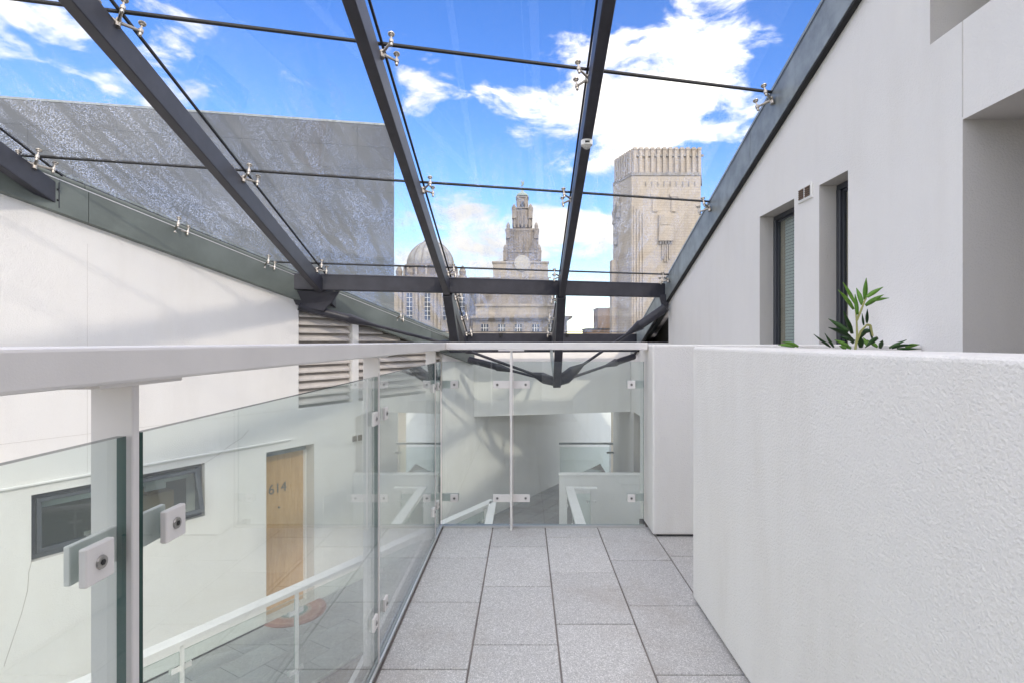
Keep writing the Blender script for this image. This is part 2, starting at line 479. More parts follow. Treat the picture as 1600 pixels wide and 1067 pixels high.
class MB:
    def __init__(self):
        self.v, self.f, self.m = [], [], []

    def add(self, vs, fs, mi=0):
        o = len(self.v)
        self.v += [Vector(p) for p in vs]
        for q in fs:
            self.f.append([i + o for i in q])
            self.m.append(mi)
        return self

    def box(self, a, b, mi=0):
        (x0, y0, z0), (x1, y1, z1) = a, b
        x0, x1 = min(x0, x1), max(x0, x1)
        y0, y1 = min(y0, y1), max(y0, y1)
        z0, z1 = min(z0, z1), max(z0, z1)
        return self.add([(x0, y0, z0), (x1, y0, z0), (x1, y1, z0), (x0, y1, z0), (x0, y0, z1), (x1, y0, z1), (x1, y1, z1), (x0, y1, z1)],
                        [(0, 3, 2, 1), (4, 5, 6, 7), (0, 1, 5, 4), (1, 2, 6, 5), (2, 3, 7, 6), (3, 0, 4, 7)], mi)

    def obox(self, o, U, V, W, a, b, mi=0):
        """box in a local frame, a..b are (u, v, w) ranges"""
        o, U, V, W = Vector(o), Vector(U), Vector(V), Vector(W)
        q = MB().box(a, b)
        vs = [o + U * p.x + V * p.y + W * p.z for p in q.v]
        fs = q.f if U.cross(V).dot(W) > 0 else [list(reversed(f)) for f in q.f]
        return self.add(vs, fs, mi)

    def tube(self, p0, p1, r0, r1=None, n=10, mi=0, cap=True):
        p0, p1 = Vector(p0), Vector(p1)
        r1 = r0 if r1 is None else r1
        ax = (p1 - p0).normalized()
        t = Vector((0, 0, 1)) if abs(ax.z) < .9 else Vector((1, 0, 0))
        a = ax.cross(t).normalized()
        b = ax.cross(a)
        vs = []
        for p, r in ((p0, r0), (p1, r1)):
            for k in range(n):
                g = 2 * math.pi * k / n
                vs.append(p + a * (r * math.cos(g)) + b * (r * math.sin(g)))
        fs = [(k, (k + 1) % n, n + (k + 1) % n, n + k) for k in range(n)]
        if cap:
            fs += [tuple(reversed(range(n))), tuple(range(n, 2 * n))]
        return self.add(vs, fs, mi)

    def path(self, pts, rs, n=8, mi=0):
        for (a, b), (ra, rb) in zip(zip(pts, pts[1:]), zip(rs, rs[1:])):
            self.tube(a, b, ra, rb, n, mi)
        return self

    def prism(self, poly, z0, z1, mi=0, edge_mi=None, lift=None):
        """plan polygon (ccw) extruded up; lift(x, y) gives a sloping base instead of a level one"""
        n = len(poly)
        if lift:
            vs = [(x, y, lift(x, y) + z0) for x, y in poly] + [(x, y, lift(x, y) + z1) for x, y in poly]
        else:
            vs = [(x, y, z0) for x, y in poly] + [(x, y, z1) for x, y in poly]
        self.add(vs, [tuple(reversed(range(n))), tuple(range(n, 2 * n))], mi)
        return self.add(vs, [(k, (k + 1) % n, n + (k + 1) % n, n + k) for k in range(n)], mi if edge_mi is None else edge_mi)

    def lathe(self, c, prof, n=24, mi=0, ang=2 * math.pi):
        """prof: (radius, z) pairs from the bottom up"""
        c = Vector(c)
        vs = []
        for r, z in prof:
            for k in range(n):
                g = ang * k / n
                vs.append(c + Vector((r * math.cos(g), r * math.sin(g), z)))
        fs = []
        for i in range(len(prof) - 1):
            for k in range(n):
                k2 = (k + 1) % n
                fs.append((i * n + k, i * n + k2, (i + 1) * n + k2, (i + 1) * n + k))
        fs += [tuple(reversed(range(n))), tuple(range((len(prof) - 1) * n, len(prof) * n))]
        return self.add(vs, fs, mi)

    def mesh(self, name, mats, center=None, bevel=0.0, smooth=False, seg=1):
        me = bpy.data.meshes.new(name)
        c = center if center is not None else Vector((0, 0, 0))
        me.from_pydata([p - c for p in self.v], [], self.f)
        for mm in mats:
            me.materials.append(mm)
        me.polygons.foreach_set('material_index', self.m)
        if bevel > 0 or smooth:
            bm = bmesh.new()
            bm.from_mesh(me)
            bmesh.ops.remove_doubles(bm, verts=bm.verts, dist=1e-5)
            if bevel > 0:
                es = [e for e in bm.edges if len(e.link_faces) == 2 and e.calc_face_angle(0) > 0.5]
                bmesh.ops.bevel(bm, geom=es, offset=bevel, segments=seg, affect='EDGES', profile=0.5)
            if smooth:
                for f in bm.faces:
                    f.smooth = True
                for e in bm.edges:
                    if len(e.link_faces) == 2 and e.calc_face_angle(0) > 0.7:
                        e.smooth = False
            bm.to_mesh(me)
            bm.free()
        me.update()
        return me

    def build(self, name, mats, parent=None, bevel=0.0, smooth=False, seg=1, origin='center'):
        if not isinstance(mats, (list, tuple)):
            mats = [mats]
        xs, ys, zs = zip(*[(p.x, p.y, p.z) for p in self.v])
        c = Vector(((min(xs) + max(xs)) / 2, (min(ys) + max(ys)) / 2, (min(zs) + max(zs)) / 2))
        if origin == 'base':
            c.z = min(zs)
        elif origin is not None and origin != 'center':
            c = Vector(origin)
        return link(name, self.mesh(name, mats, c, bevel, smooth, seg), Matrix.Translation(c), parent)


WM = {}


def link(name, data, mw, parent=None):
    o = bpy.data.objects.new(name, data)
    col.objects.link(o)
    WM[o] = mw.copy()
    if parent is not None:
        o.parent = parent
        o.matrix_parent_inverse = WM[parent].inverted()
    o.matrix_basis = mw
    return o


def tag(o, label, cat, group=None, kind=None):
    if label:
        o['label'] = label
    if cat:
        o['category'] = cat
    if group:
        o['group'] = group
    if kind:
        o['kind'] = kind
    return o


def thing(name, label, cat, loc, group=None):
    return tag(link(name, None, Matrix.Translation(Vector(loc))), label, cat, group)


def struct(o):
    o['kind'] = 'structure'
    return o


# ------------------------------------------------------------------ the place: planes everything hangs on
DZ = -1.10                     # upper deck
LZ = -3.60                     # lower walkway
XR = 2.25                      # face of the right-hand building, parallel to the deck
WL = lambda y: -7.456 + 0.6 * y           # face of the left-hand building, in plan
UL = Vector((0.6, 1, 0)).normalized()     # along it
NL = Vector((-UL.y, UL.x, 0))             # into it
CT = Vector((4.16, 1, 0)).normalized()    # level lines of the sloping roof
Z0 = 3.68
roof = lambda x, y: Z0 + 0.0826 * x - 0.3435 * y
YC = lambda c, x: c + x / 4.16            # y of a level line at x


def wallmesh(pt, ya, yb, zbot, top, holes, thick, cuts_y=(), cuts_z=()):
    """wall face with real openings; pt(y, z, d) -> point, d metres inside the face.
       holes: (y0, y1, z0, z1 or None for open to the top, depth, back?)"""
    mb = MB()
    ys = {ya, yb, *cuts_y}
    zs = {zbot, *cuts_z}
    for h in holes:
        ys |= {h[0], h[1]}
        zs.add(h[2])
        if h[3] is not None:
            zs.add(h[3])
    zs = sorted(zs)
    base = sorted(ys)
    for a, b in zip(base, base[1:]):              # cut where the sloping top crosses a level
        ta, tb = top(a + 1e-6), top(b - 1e-6)
        for z in zs:
            if (ta - z) * (tb - z) < 0:
                ys.add(a + (b - a) * (ta - z) / (ta - tb))
    ys = sorted(ys)
    for a, b in zip(ys, ys[1:]):
        if b - a < 1e-5:
            continue
        ta, tb = top(a + 1e-6), top(b - 1e-6)
        lev = zs + [99]
        for z0, z1 in zip(lev, lev[1:]):
            mid = (a + b) / 2
            l0, l1 = min(z0, ta), min(z1, ta)
            r0, r1 = min(z0, tb), min(z1, tb)
            if l1 - l0 < 1e-4 and r1 - r0 < 1e-4:
                continue
            zm = (l0 + l1 + r0 + r1) / 4
            if any(h[0] < mid < h[1] and h[2] < zm and (h[3] is None or zm < h[3]) for h in holes):
                continue
            q = [pt(a, l0, 0), pt(b, r0, 0), pt(b, r1, 0), pt(a, l1, 0)]
            mb.add(q, [(0, 1, 2, 3)])
            q = [pt(a, l0, thick), pt(b, r0, thick), pt(b, r1, thick), pt(a, l1, thick)]
            mb.add(q, [(3, 2, 1, 0)])
        mb.add([pt(a, ta, 0), pt(b, tb, 0), pt(b, tb, thick), pt(a, ta, thick)], [(0, 1, 2, 3)])
    for y in (ya, yb):
        t = top(y + (1e-6 if y == ya else -1e-6))
        mb.add([pt(y, zbot, 0), pt(y, t, 0), pt(y, t, thick), pt(y, zbot, thick)], [(0, 1, 2, 3)])
    for h in holes:
        y0, y1, z0, z1, dp, back = h
        za = z1 if z1 is not None else top(y0)
        zb = z1 if z1 is not None else top(y1)
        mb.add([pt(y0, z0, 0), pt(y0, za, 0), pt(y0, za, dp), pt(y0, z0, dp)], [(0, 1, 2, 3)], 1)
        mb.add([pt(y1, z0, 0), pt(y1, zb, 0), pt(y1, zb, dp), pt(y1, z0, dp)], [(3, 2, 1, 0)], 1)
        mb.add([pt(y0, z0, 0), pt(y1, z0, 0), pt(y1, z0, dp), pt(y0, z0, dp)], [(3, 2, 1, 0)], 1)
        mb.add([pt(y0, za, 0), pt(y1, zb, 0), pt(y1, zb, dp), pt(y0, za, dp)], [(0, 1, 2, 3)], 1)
        if back:
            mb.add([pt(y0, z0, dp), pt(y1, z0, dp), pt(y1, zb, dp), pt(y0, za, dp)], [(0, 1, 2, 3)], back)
    return mb


# ---- ground and the floors
g = MB()
g.add([(-1500, -300, -24), (1500, -300, -24), (1500, 2500, -24), (-1500, 2500, -24)], [(0, 1, 2, 3)])
struct(g.build('ground', ASPH))
g = MB()
g.prism([(-14, -8), (10, -8), (10, 20), (-14, 20)], -7.0, -6.8)
struct(g.build('courtyard_floor', CONC))

# upper deck with its granite slabs
deck = struct(MB().prism([(-0.555, -4), (2.24, -4), (2.24, 3.40), (0.715, 3.40), (0.715, 3.262), (-0.555, 3.262)], -1.42, DZ - 0.005).build('deck', [GROUT]))
edge_m = MB().box((-0.572, -4, -1.43), (-0.5555, 3.28, DZ - 0.004)).box((-0.5555, 3.2625, -1.43), (0.7145, 3.28, DZ - 0.004))
edge_m.build('deck_edging', RAILW, deck)
tile_cache = {}


def slab(parent, name, mat, u0, u1, v0, v1, ztop, rot=0.0, gap=0.0032, th=0.024, origin=None):
    key = (mat.name, round(u1 - u0, 3), round(v1 - v0, 3))
    if key not in tile_cache:
        hx, hy = (u1 - u0) / 2 - gap, (v1 - v0) / 2 - gap
        tile_cache[key] = MB().box((-hx, -hy, -th), (hx, hy, 0)).mesh(name, [mat], bevel=0.002)
    cx, cy = (u0 + u1) / 2, (v0 + v1) / 2
    if origin is None:
        mw = Matrix.Translation((cx, cy, ztop))
    else:
        o, U, V = origin
        p = o + U * cx + V * cy
        mw = Matrix.Translation((p.x, p.y, ztop)) @ Matrix.Rotation(rot, 4, 'Z')
    return link(name, tile_cache[key], mw, parent)


cols = [(-0.486, -0.189, 2.774, 0.472), (-0.189, 0.121, 2.922, 0.472), (0.121, 0.431, 3.066, 0.472), (0.431, 0.741, 2.742, 0.472),
        (0.741, 1.051, 2.795, 0.472), (1.051, 1.361, 2.56, 0.472), (1.361, 1.671, 2.70, 0.472), (1.671, 1.981, 2.60, 0.472), (1.981, 2.235, 2.80, 0.472)]
for (x0, x1, yj, pt_) in cols:
    end = 3.238 if x1 < 0.7 else (3.238 if x0 < .7 else 3.39)
    js = [yj - pt_ * k for k in range(9)]
    j = yj + pt_
    while j < end - 0.05:
        js.insert(0, j)
        j += pt_
    js = [end] + js
    for b_, a_ in zip(js, js[1:]):
        slab(deck, 'paving_slab', GRAN, x0, x1, a_, b_, DZ + random.uniform(-.0006, .0006))

# lower walkway: a floor along the left building that opens into a wider landing beyond the void
APEX = 8.62
RLINE = lambda y: -5.668 + 0.6 * y
low_poly = [(WL(1.0), 1.0), (RLINE(1.0), 1.0), (RLINE(APEX), APEX), (-0.49, 1.0), (0.80, 1.0), (0.80, 9.45), (2.24, 9.45), (2.24, 17.2), (2.1, 17.2), (WL(15.9), 15.9)]
# two convex pieces keep the sheet simple
low = MB()
low.prism([(WL(1.0), 1.0), (RLINE(1.0) + .06, 1.0), (RLINE(APEX) + .06, APEX), (WL(APEX), APEX)], LZ - .30, LZ - .02)
low.prism([(WL(APEX), APEX), (0.80, APEX), (0.80, 9.45), (2.24, 9.45), (2.24, 16.2), (WL(16.2), 16.2)], LZ - .30, LZ - .02)
low.prism([(-0.52, 1.0), (0.80, 1.0), (0.80, APEX), (-0.52, APEX)], LZ - .30, LZ - .02)
lowf = struct(low.build('lower_walkway', [GROUT]))
o0 = Vector((WL(2.0), 2.0, 0))
Vr = -NL
rotl = math.atan2(UL.y, UL.x)
for r_ in range(0, 14):
    v0, v1 = 0.012 + r_ * 0.38, 0.012 + (r_ + 1) * 0.38
    for k in range(-2, 32):
        u0 = k * 0.58 + (0.29 if r_ % 2 else 0)
        u1 = u0 + 0.58
        ok = True
        for uu in (u0, u1):
            for vv in (v0, v1):
                q = o0 + UL * uu + Vr * vv
                if r_ > 3 and q.y < APEX - 0.45:
                    ok = False
                if q.x > (0.86 if q.y < 10.3 else 2.3) or q.y > 16.3 or q.y < 0.9:
                    ok = False
        if ok:
            slab(lowf, 'paving_slab', GRAN2, u0, u1, v0, v1, LZ, rotl, gap=0.003, th=0.018, origin=(o0, UL, Vr))

# ------------------------------------------------------------------ right-hand building
ptR = lambda y, z, dd: Vector((XR + dd, y, z))


def topR(y):
    return roof(XR, y) - 0.05 if y < 11.45 else -0.10


W1 = (4.543, 5.211, -0.95, 1.190)
W2 = (3.787, 4.157, -0.95, 1.190)
holesR = [(*W1, 0.20, 0), (*W2, 0.20, 0),
          (0.9, 2.796, DZ, 1.138, 1.5, 1), (0.6, 3.020, 1.645, 2.30, 0.9, 1),
          (8.52, 11.40, -0.02, None, 0.35, 2),
          (10.45, 11.25, LZ, -1.45, 0.30, 1)]
bR = thing('building', 'white rendered building along the right side under a sloping grey coping', 'building', (XR, 3, LZ))
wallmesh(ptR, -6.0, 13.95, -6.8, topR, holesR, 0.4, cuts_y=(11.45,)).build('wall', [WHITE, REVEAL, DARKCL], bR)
# unseen roof slab added behind the coping to block the sun
MB().prism([(XR + .45, -6), (9, -6), (9, 11.4), (XR + .45, 11.4)], -0.35, -0.10, lift=lambda x, y: roof(XR, y)).build('roof', COPR, bR)
MB().box((XR + .2, 13.55, -6.8), (9, 13.94, -.3)).build('end_wall', WHITE, bR)
# sloping coping: flashing face, cap
for (ya, yb) in ((-1.0, 2.2), (2.2, 5.3), (5.3, 8.42), (8.42, 11.3)):
    q = MB()
    g2 = 0.004
    vs = []
    for y in (ya + g2, yb - g2):
        r = roof(XR, y)
        vs += [(XR - .055, y, r - .335), (XR - .002, y, r - .345), (XR + .30, y, r - .02), (XR + .30, y, r + .06), (XR - .055, y, r + .045)]
    q.add(vs, [(0, 1, 6, 5), (1, 2, 7, 6), (2, 3, 8, 7), (3, 4, 9, 8), (4, 0, 5, 9), (0, 4, 3, 2, 1), (5, 6, 7, 8, 9)])
    q.build('coping', COPR, bR)
q = MB()
q.add([(XR - .05, y, roof(XR, y) + dz) for y in (-1.0, 11.3) for dz in (-.352, -.336)] + [(XR - .003, y, roof(XR, y) - .350) for y in (-1.0, 11.3)],
      [(0, 1, 3, 2), (0, 2, 5, 4), (1, 4, 5, 3)])
q.build('coping_drip', STEELB, bR)
# recess joints and the vertical movement joint above the doorway
MB().box((XR - .0025, 2.792, 1.15), (XR + .01, 2.797, 1.643)).build('movement_joint', REVEAL, bR)


def window_right(y0, y1, z0, z1, blind):
    wn = MB()
    fx0, fx1 = XR + .13, XR + .19
    t = .045
    wn.box((fx0, y0 + .002, z1 - t), (fx1, y1 - .002, z1 - .002)).box((fx0, y0 + .002, z0), (fx1, y1 - .002, z0 + t))
    wn.box((fx0, y1 - t, z0 + t), (fx1, y1 - .002, z1 - t)).box((fx0, y0 + .002, z0 + t), (fx1, y0 + t, z1 - t))
    wn.box((fx0 + .018, y1 - t - .022, z0 + t), (fx1 - .006, y1 - t, z1 - t)).box((fx0 + .018, y0 + t, z1 - t - .022), (fx1 - .006, y1 - t - .022, z1 - t))
    fr = wn.build('window', FRAME, bR, bevel=.004)
    MB().box((XR + .158, y0 + t, z0 + t), (XR + .166, y1 - t - .022, z1 - t - .022)).build('pane', WING, fr)
    rm = MB().box((XR + .30, y0 - .3, z0 - .1), (XR + .34, y1 + .3, z1 + .2))
    rm.build('room_wall', INSIDE, fr)
    MB().box((XR + .170, y1 - (.14 if blind else .36), z0 + t), (XR + .185, y1 - t - .023, z1 - t - .023)).build('timber_jamb', WOODIN, fr)
    if blind:
        bl = MB()
        n = 70
        for k in range(n):
            z = z0 + (z1 - z0 - .06) * k / n
            bl.obox((XR + .174, y0, z + t), (1, 0, 0), (0, 1, 0), (0.2, 0, 1), (-.001, .01, 0), (.001, y1 - y0 - .145, .026))
        tag(bl.build('blind', BLIND, fr), None, None, None, 'stuff')


window_right(*W1, True)
window_right(*W2, False)


def vent(parent, pt, yc, zc, wy, hz, sgn=1):
    """white plate with two brown louvred squares"""
    o = pt(yc, zc, 0)
    U = (pt(yc + 1, zc, 0) - o).normalized()
    N = -(pt(yc, zc, 1) - o)
    Z = Vector((0, 0, 1))
    pl = MB()
    pl.obox(o, U, N, Z, (-wy / 2, 0, -hz / 2), (wy / 2, .014, hz / 2))
    v = pl.build('vent', PLASW, parent, bevel=.004)
    for s in (-1, 1):
        gm = MB()
        cu = s * wy * .225
        gm.obox(o, U, N, Z, (cu - wy * .17, .0145, -hz * .32), (cu + wy * .17, .017, hz * .32))
        gm.build('vent_grille', BOLTD, v)
    for s in (-1, 1):
        sl = MB()
        cu = s * wy * .225
        for k in range(5):
            z = hz * (-.27 + .135 * k)
            sl.obox(o, U, N, Z, (cu - wy * .165, .0172, z - .0035), (cu + wy * .165, .022, z + .0035))
        sl.build('vent_slats', VENTB, v)


vent(bR, ptR, 4.352, 1.185, 0.215, 0.125)

# ------------------------------------------------------------------ left-hand building
ptL = lambda y, z, dd: Vector((WL(y), y, z)) + NL * dd


def topL(y):
    return roof(WL(y), y) - 0.08 if y < 10.72 else -0.25


DOOR = (6.934, 7.554, LZ, -1.411)
LWIN = (4.947, 6.275, -2.003, -1.395)
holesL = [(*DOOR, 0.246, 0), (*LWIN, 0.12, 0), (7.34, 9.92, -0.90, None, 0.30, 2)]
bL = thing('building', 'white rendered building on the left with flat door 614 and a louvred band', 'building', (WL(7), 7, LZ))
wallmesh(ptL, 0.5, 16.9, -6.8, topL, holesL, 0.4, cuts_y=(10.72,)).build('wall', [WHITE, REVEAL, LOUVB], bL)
MB().prism([tuple(ptL(.5, 0, .42).xy), tuple(ptL(10.6, 0, .42).xy), tuple(ptL(10.6, 0, 5).xy), tuple(ptL(.5, 0, 5).xy)], -.75, -.55, lift=lambda x, y: roof(WL(y), y) if y < 12 else roof(WL(12), 12)).build('roof', COPING, bL)


def coping_left(ya, yb):
    q = MB()
    vs = []
    for y in (ya, yb):
        r = roof(WL(y), y)
        for dd, dz in ((-.06, -.36), (.0, -.37), (.25, -.10), (.25, .05), (.02, .05), (.02, -.045), (-.06, -.055)):
            p = ptL(y, r + dz, dd)
            vs.append(tuple(p))
    n = 7
    q.add(vs, [(k, (k + 1) % n, n + (k + 1) % n, n + k) for k in range(n)] + [tuple(reversed(range(n))), tuple(range(n, 2 * n))])
    return q.build('coping', COPING, bL)


for a_, b_ in ((0.9, 3.2), (3.2, 5.3), (5.3, 7.6), (7.6, 9.6), (9.6, 10.70)):
    coping_left(a_ + .002, b_ - .002)
q = MB()
for y0, y1 in ((0.9, 10.7),):
    vs = [tuple(ptL(y, roof(WL(y), y) + dz, dd)) for y in (y0, y1) for dd, dz in ((-.063, -.062), (-.063, -.052), (-.045, -.050))]
    q.add(vs, [(0, 1, 4, 3), (1, 2, 5, 4), (2, 0, 3, 5)])
q.build('coping_bead', ALU, bL)
# drip strip over the window and fine render joints
MB().add([], [])
ds = MB()
ds.obox(ptL(0, 0, 0), UL, -NL, (0, 0, 1), (3.2 * 1.1662, 0, -1.308), (7.235 * 1.1662, .022, -1.288))
ds.build('drip_strip', RAILW2, bL, bevel=.003)
for yj, za, zb in ((5.31, -1.28, 0.95),):
    MB().obox(ptL(yj, 0, 0), UL, -NL, (0, 0, 1), (-.0012, 0, za), (.0012, .001, zb)).build('render_joint', REVEAL, bL)
MB().obox(ptL(0, 0, 0), UL, -NL, (0, 0, 1), (3.0 * 1.1662, 0, -.90), (7.34 * 1.1662, .0015, -.897)).build('render_joint', REVEAL, bL)
# floor skirting shadow gap
MB().obox(ptL(0, 0, 0), UL, -NL, (0, 0, 1), (2.0 * 1.1662, 0, LZ - .018), (DOOR[0] * 1.1662, .004, LZ + .016)).build('shadow_gap', STEELB, bL)

for pts in ([(321, 722), (346, 706), (356, 697), (378, 683), (388, 671)], [(49, 877), (45, 893), (43, 921), (34, 956), (22, 992), (6, 1040)]):
    cq = MB()
    pp_ = []
    for (px, py) in pts:
        kx = (px - CX) / F
        yy = 7.456 / (.6 - kx)
        pp_.append(Vector((WL(yy), yy, (CY - py) / F * yy)) - NL * .0002)
    cq.path(pp_, [.0016] * len(pp_), 5)
    cq.build('hairline_crack', GROUT, bL)

# louvres: each slat a piece
lv0, lv1 = 7.36, 9.90
for k in range(14):
    z = -0.845 + k * 0.108
    # slat ends where the coping cuts it off
    ymax = lv1
    for t in range(60):
        yy = lv0 + (lv1 - lv0) * t / 60
        if roof(WL(yy), yy) - .30 < z + .1:
            ymax = yy
            break
    if ymax - lv0 < .15:
        continue
    for (ya, yb) in ((lv0, min(8.11, ymax)), (8.24, ymax)):
        if yb - ya < .1:
            continue
        sl = MB()
        o = ptL(0, z, .02)
        L0, L1 = ya * 1.1662, yb * 1.1662
        vs = []
        for L in (L0, L1):
            for dd, dz in ((0.0, -.012), (0.0, .010), (.085, .098), (.085, .086)):
                vs.append(tuple(o + UL * L + NL * dd + Vector((0, 0, dz))))
        sl.add(vs, [(0, 1, 5, 4), (1, 2, 6, 5), (2, 3, 7, 6), (3, 0, 4, 7), (3, 2, 1, 0), (4, 5, 6, 7)])
        sl.build('louvre_slat', LOUV, bL)
MB().obox(ptL(0, 0, 0), UL, -NL, (0, 0, 1), (8.125 * 1.1662, -.12, -.9), (8.225 * 1.1662, .012, .52)).build('louvre_mullion', WHITE, bL)

# window: fixed pane and an awning sash standing open
lw = MB()
y0, y1, z0, z1 = LWIN
o = ptL(0, 0, 0)
K = 1.1662
ym = y0 + (y1 - y0) * 0.50


def fr_boxes(mb, ya, yb, za, zb, t, d0, d1):
    for a, b in (((ya * K, d0, za), (yb * K, d1, za + t)), ((ya * K, d0, zb - t), (yb * K, d1, zb)),
                 ((ya * K, d0, za + t), (ya * K + t, d1, zb - t)), ((yb * K - t, d0, za + t), (yb * K, d1, zb - t))):
        mb.obox(o, UL, NL, (0, 0, 1), a, b)
    return mb


lwin = fr_boxes(MB(), y0 + .003, y1 - .003, z0 + .003, z1 - .003, .045, .060, .118).build('window', FRAMEG, bL, bevel=.003)
fr_boxes(MB(), y0 + .045, ym, z0 + .05, z1 - .05, .038, .045, .10).build('sash', FRAMEG, lwin, bevel=.003)
MB().obox(o, UL, NL, (0, 0, 1), ((y0 + .06) * K, .070, z0 + .08), (ym * K - .03, .078, z1 - .08)).build('pane', WING, lwin)
MB().obox(o, UL, NL, (0, 0, 1), (ym * K - .002, .052, z0 + .05), (ym * K + .045, .116, z1 - .05)).build('mullion', FRAMEG, lwin)
# open sash, hinged along its top
hinge = Vector((0, 0, z1 - .055))
tilt = R(14)
Zs = (Vector((0, 0, 1)) * math.cos(tilt) + NL * math.sin(tilt))
Ns = NL * math.cos(tilt) - Vector((0, 0, 1)) * math.sin(tilt)
so = o + hinge + NL * .05
sh_ = MB()
h_ = z1 - z0 - .11
ua, ub = ym * K + .05, y1 * K - .05
for a, b in (((ua, -.02, -h_), (ub, .03, -h_ + .042)), ((ua, -.02, -.042), (ub, .03, 0)), ((ua, -.02, -h_ + .042), (ua + .042, .03, -.042)), ((ub - .042, -.02, -h_ + .042), (ub, .03, -.042))):
    sh_.obox(so, UL, Ns, Zs, a, b)
sh_.build('open_sash', FRAMEG, lwin, bevel=.003)
MB().obox(so, UL, Ns, Zs, (ua + .04, .002, -h_ + .04), (ub - .04, .010, -.04)).build('pane', WING, lwin)
MB().obox(o, UL, NL, (0, 0, 1), (y0 * K - .2, .75, z0 - .3), (y1 * K + .2, .80, z1 + .2)).build('room_wall', INSIDE, lwin)
MB().obox(o, UL, NL, (0, 0, 1), (y0 * K + .05, .13, z1 - .16), (y1 * K - .1, .16, z1 - .05)).build('roller_blind', BLIND, lwin)
hd = MB()
hb = o + UL * ((y0 + .42) * K)
hd.obox(hb, UL, NL, (0, 0, 1), (-.06, .028, z0 + .092), (.06, .040, z0 + .104)).obox(hb, UL, NL, (0, 0, 1), (-.06, .028, z0 + .085), (-.045, .046, z0 + .1035)).obox(hb, UL, NL, (0, 0, 1), (.045, .028, z0 + .085), (.06, .046, z0 + .1035))
hd.build('handle', ALU, lwin)
cb = MB()
cbo = o + UL * ((y1 - .33) * K) + NL * .30
cb.obox(cbo, UL, NL, (0, 0, 1), (-.24, 0, z0 - .05), (.20, .3, z0 + .30)).obox(cbo, UL, NL, (0, 0, 1), (-.06, .02, z0 + .30), (.06, .24, z0 + .325))
tag(cb.build('cardboard_box', CARD, None, bevel=.004, origin='base'), 'brown cardboard box inside the half open window of the left building', 'box')
fl = MB()
fl.obox(cbo, UL, NL, (0, 0, 1), (-.5, -.02, z0 - .10), (.5, .44, z0 - .052))
fl.build('inner_sill', PLASW, lwin)
pp = MB().obox(o + UL * ((y1 - .36) * K), UL, NL, (0, 0, 1), (-.10, .20, z1 - .24), (.10, .24, z1 - .16))
pp.build('paper_notice', PLASW, lwin)

# door with its number
dl = MB()
dl.obox(o, UL, NL, (0, 0, 1), (DOOR[0] * K + .002, .20, LZ + .004), (DOOR[1] * K - .002, .245, DOOR[3] - .10))
door = dl.build('door', OAK, bL)
MB().obox(o, UL, NL, (0, 0, 1), (DOOR[0] * K + .002, .18, DOOR[3] - .098), (DOOR[1] * K - .002, .245, DOOR[3] - .002)).build('door_head', COPR, bL)
MB().obox(o, UL, NL, (0, 0, 1), (DOOR[1] * K - .03, .16, LZ), (DOOR[1] * K - .0025, .199, DOOR[3] - .1)).build('door_jamb', RAILW, bL)
cu = bpy.data.curves.new('door_number', 'FONT')
cu.body = '614'
cu.size = 0.185
cu.extrude = 0.003
cu.align_x = 'CENTER'
tmp = bpy.data.objects.new('door_number', cu)
col.objects.link(tmp)
bpy.context.view_layer.update()
me = bpy.data.meshes.new_from_object(tmp.evaluated_get(bpy.context.evaluated_depsgraph_get()))
bpy.data.objects.remove(tmp)
me.materials.append(NUMM)
no = o + UL * ((DOOR[0] + .255) * K) + NL * .197 + Vector((0, 0, -2.02))
mw = Matrix.Translation(no) @ Matrix((tuple(UL) + (0,), (0, 0, 1, 0), tuple(-NL) + (0,), (0, 0, 0, 1))).transposed()
link('door_number', me, mw, door)
kn = MB()
kb = o + UL * ((DOOR[0] + .27) * K) + NL * .20 + Vector((0, 0, -2.22))
kn.tube(kb, kb - NL * .02, .014, .012, 12)
kn.build('door_viewer', NUMM, door)
vent(bL, ptL, 8.20, -1.452, 0.235, 0.135)
mbx = MB().obox(o, UL, -NL, (0, 0, 1), (7.68 * K, .0, -3.05), (7.98 * K, .006, -2.18))
mbx.build('meter_cover', WHITE, bL, bevel=.002)
cd = MB()
nseg = 26
cd.add([(0, 0, 0)] + [(.42 * math.cos(math.pi * k / nseg), .42 * math.sin(math.pi * k / nseg), 0) for k in range(nseg + 1)] +
       [(0, 0, .012)] + [(.42 * math.cos(math.pi * k / nseg), .42 * math.sin(math.pi * k / nseg), .012) for k in range(nseg + 1)],
       [tuple([nseg + 2] + [nseg + 3 + k for k in range(nseg + 1)]), tuple([0] + [nseg + 1 - k for k in range(nseg + 1)])] +
       [(1 + k, 2 + k, nseg + 4 + k, nseg + 3 + k) for k in range(nseg)] + [(0, 1, nseg + 3, nseg + 2), (nseg + 1, 0, nseg + 2, nseg * 2 + 3)])
mmesh = cd.mesh('doormat', [MATRING])
mp = ptL((DOOR[0] + DOOR[1]) / 2 + .02, LZ + .002, -.006)
mat_o = link('doormat', mmesh, Matrix.Translation(mp) @ Matrix.Rotation(rotl + math.pi, 4, 'Z'))
tag(mat_o, 'half round woven doormat with rust and blue bands at door 614', 'doormat')

# ------------------------------------------------------------------ bridge wing that closes the far end
br = thing('building_wing', 'white wing bridging the lower walkway at the far end', 'building', (0.6, 11.2, -1.48))
pl = Vector((WL(10.74) + .004, 10.74, 0))
pr = pl + CT * ((XR - .004 - pl.x) / CT.x)
nb_ = Vector((-CT.y, CT.x, 0))
bm_ = MB().prism([tuple((pl + nb_ * .004).xy), tuple((pr + nb_ * .004).xy), (XR - .004, pr.y + 2.3), (WL(10.74 + 2.0) + .004, 10.74 + 2.0)], -1.48, -.02)
bm_.build('wall', WHITE, br)

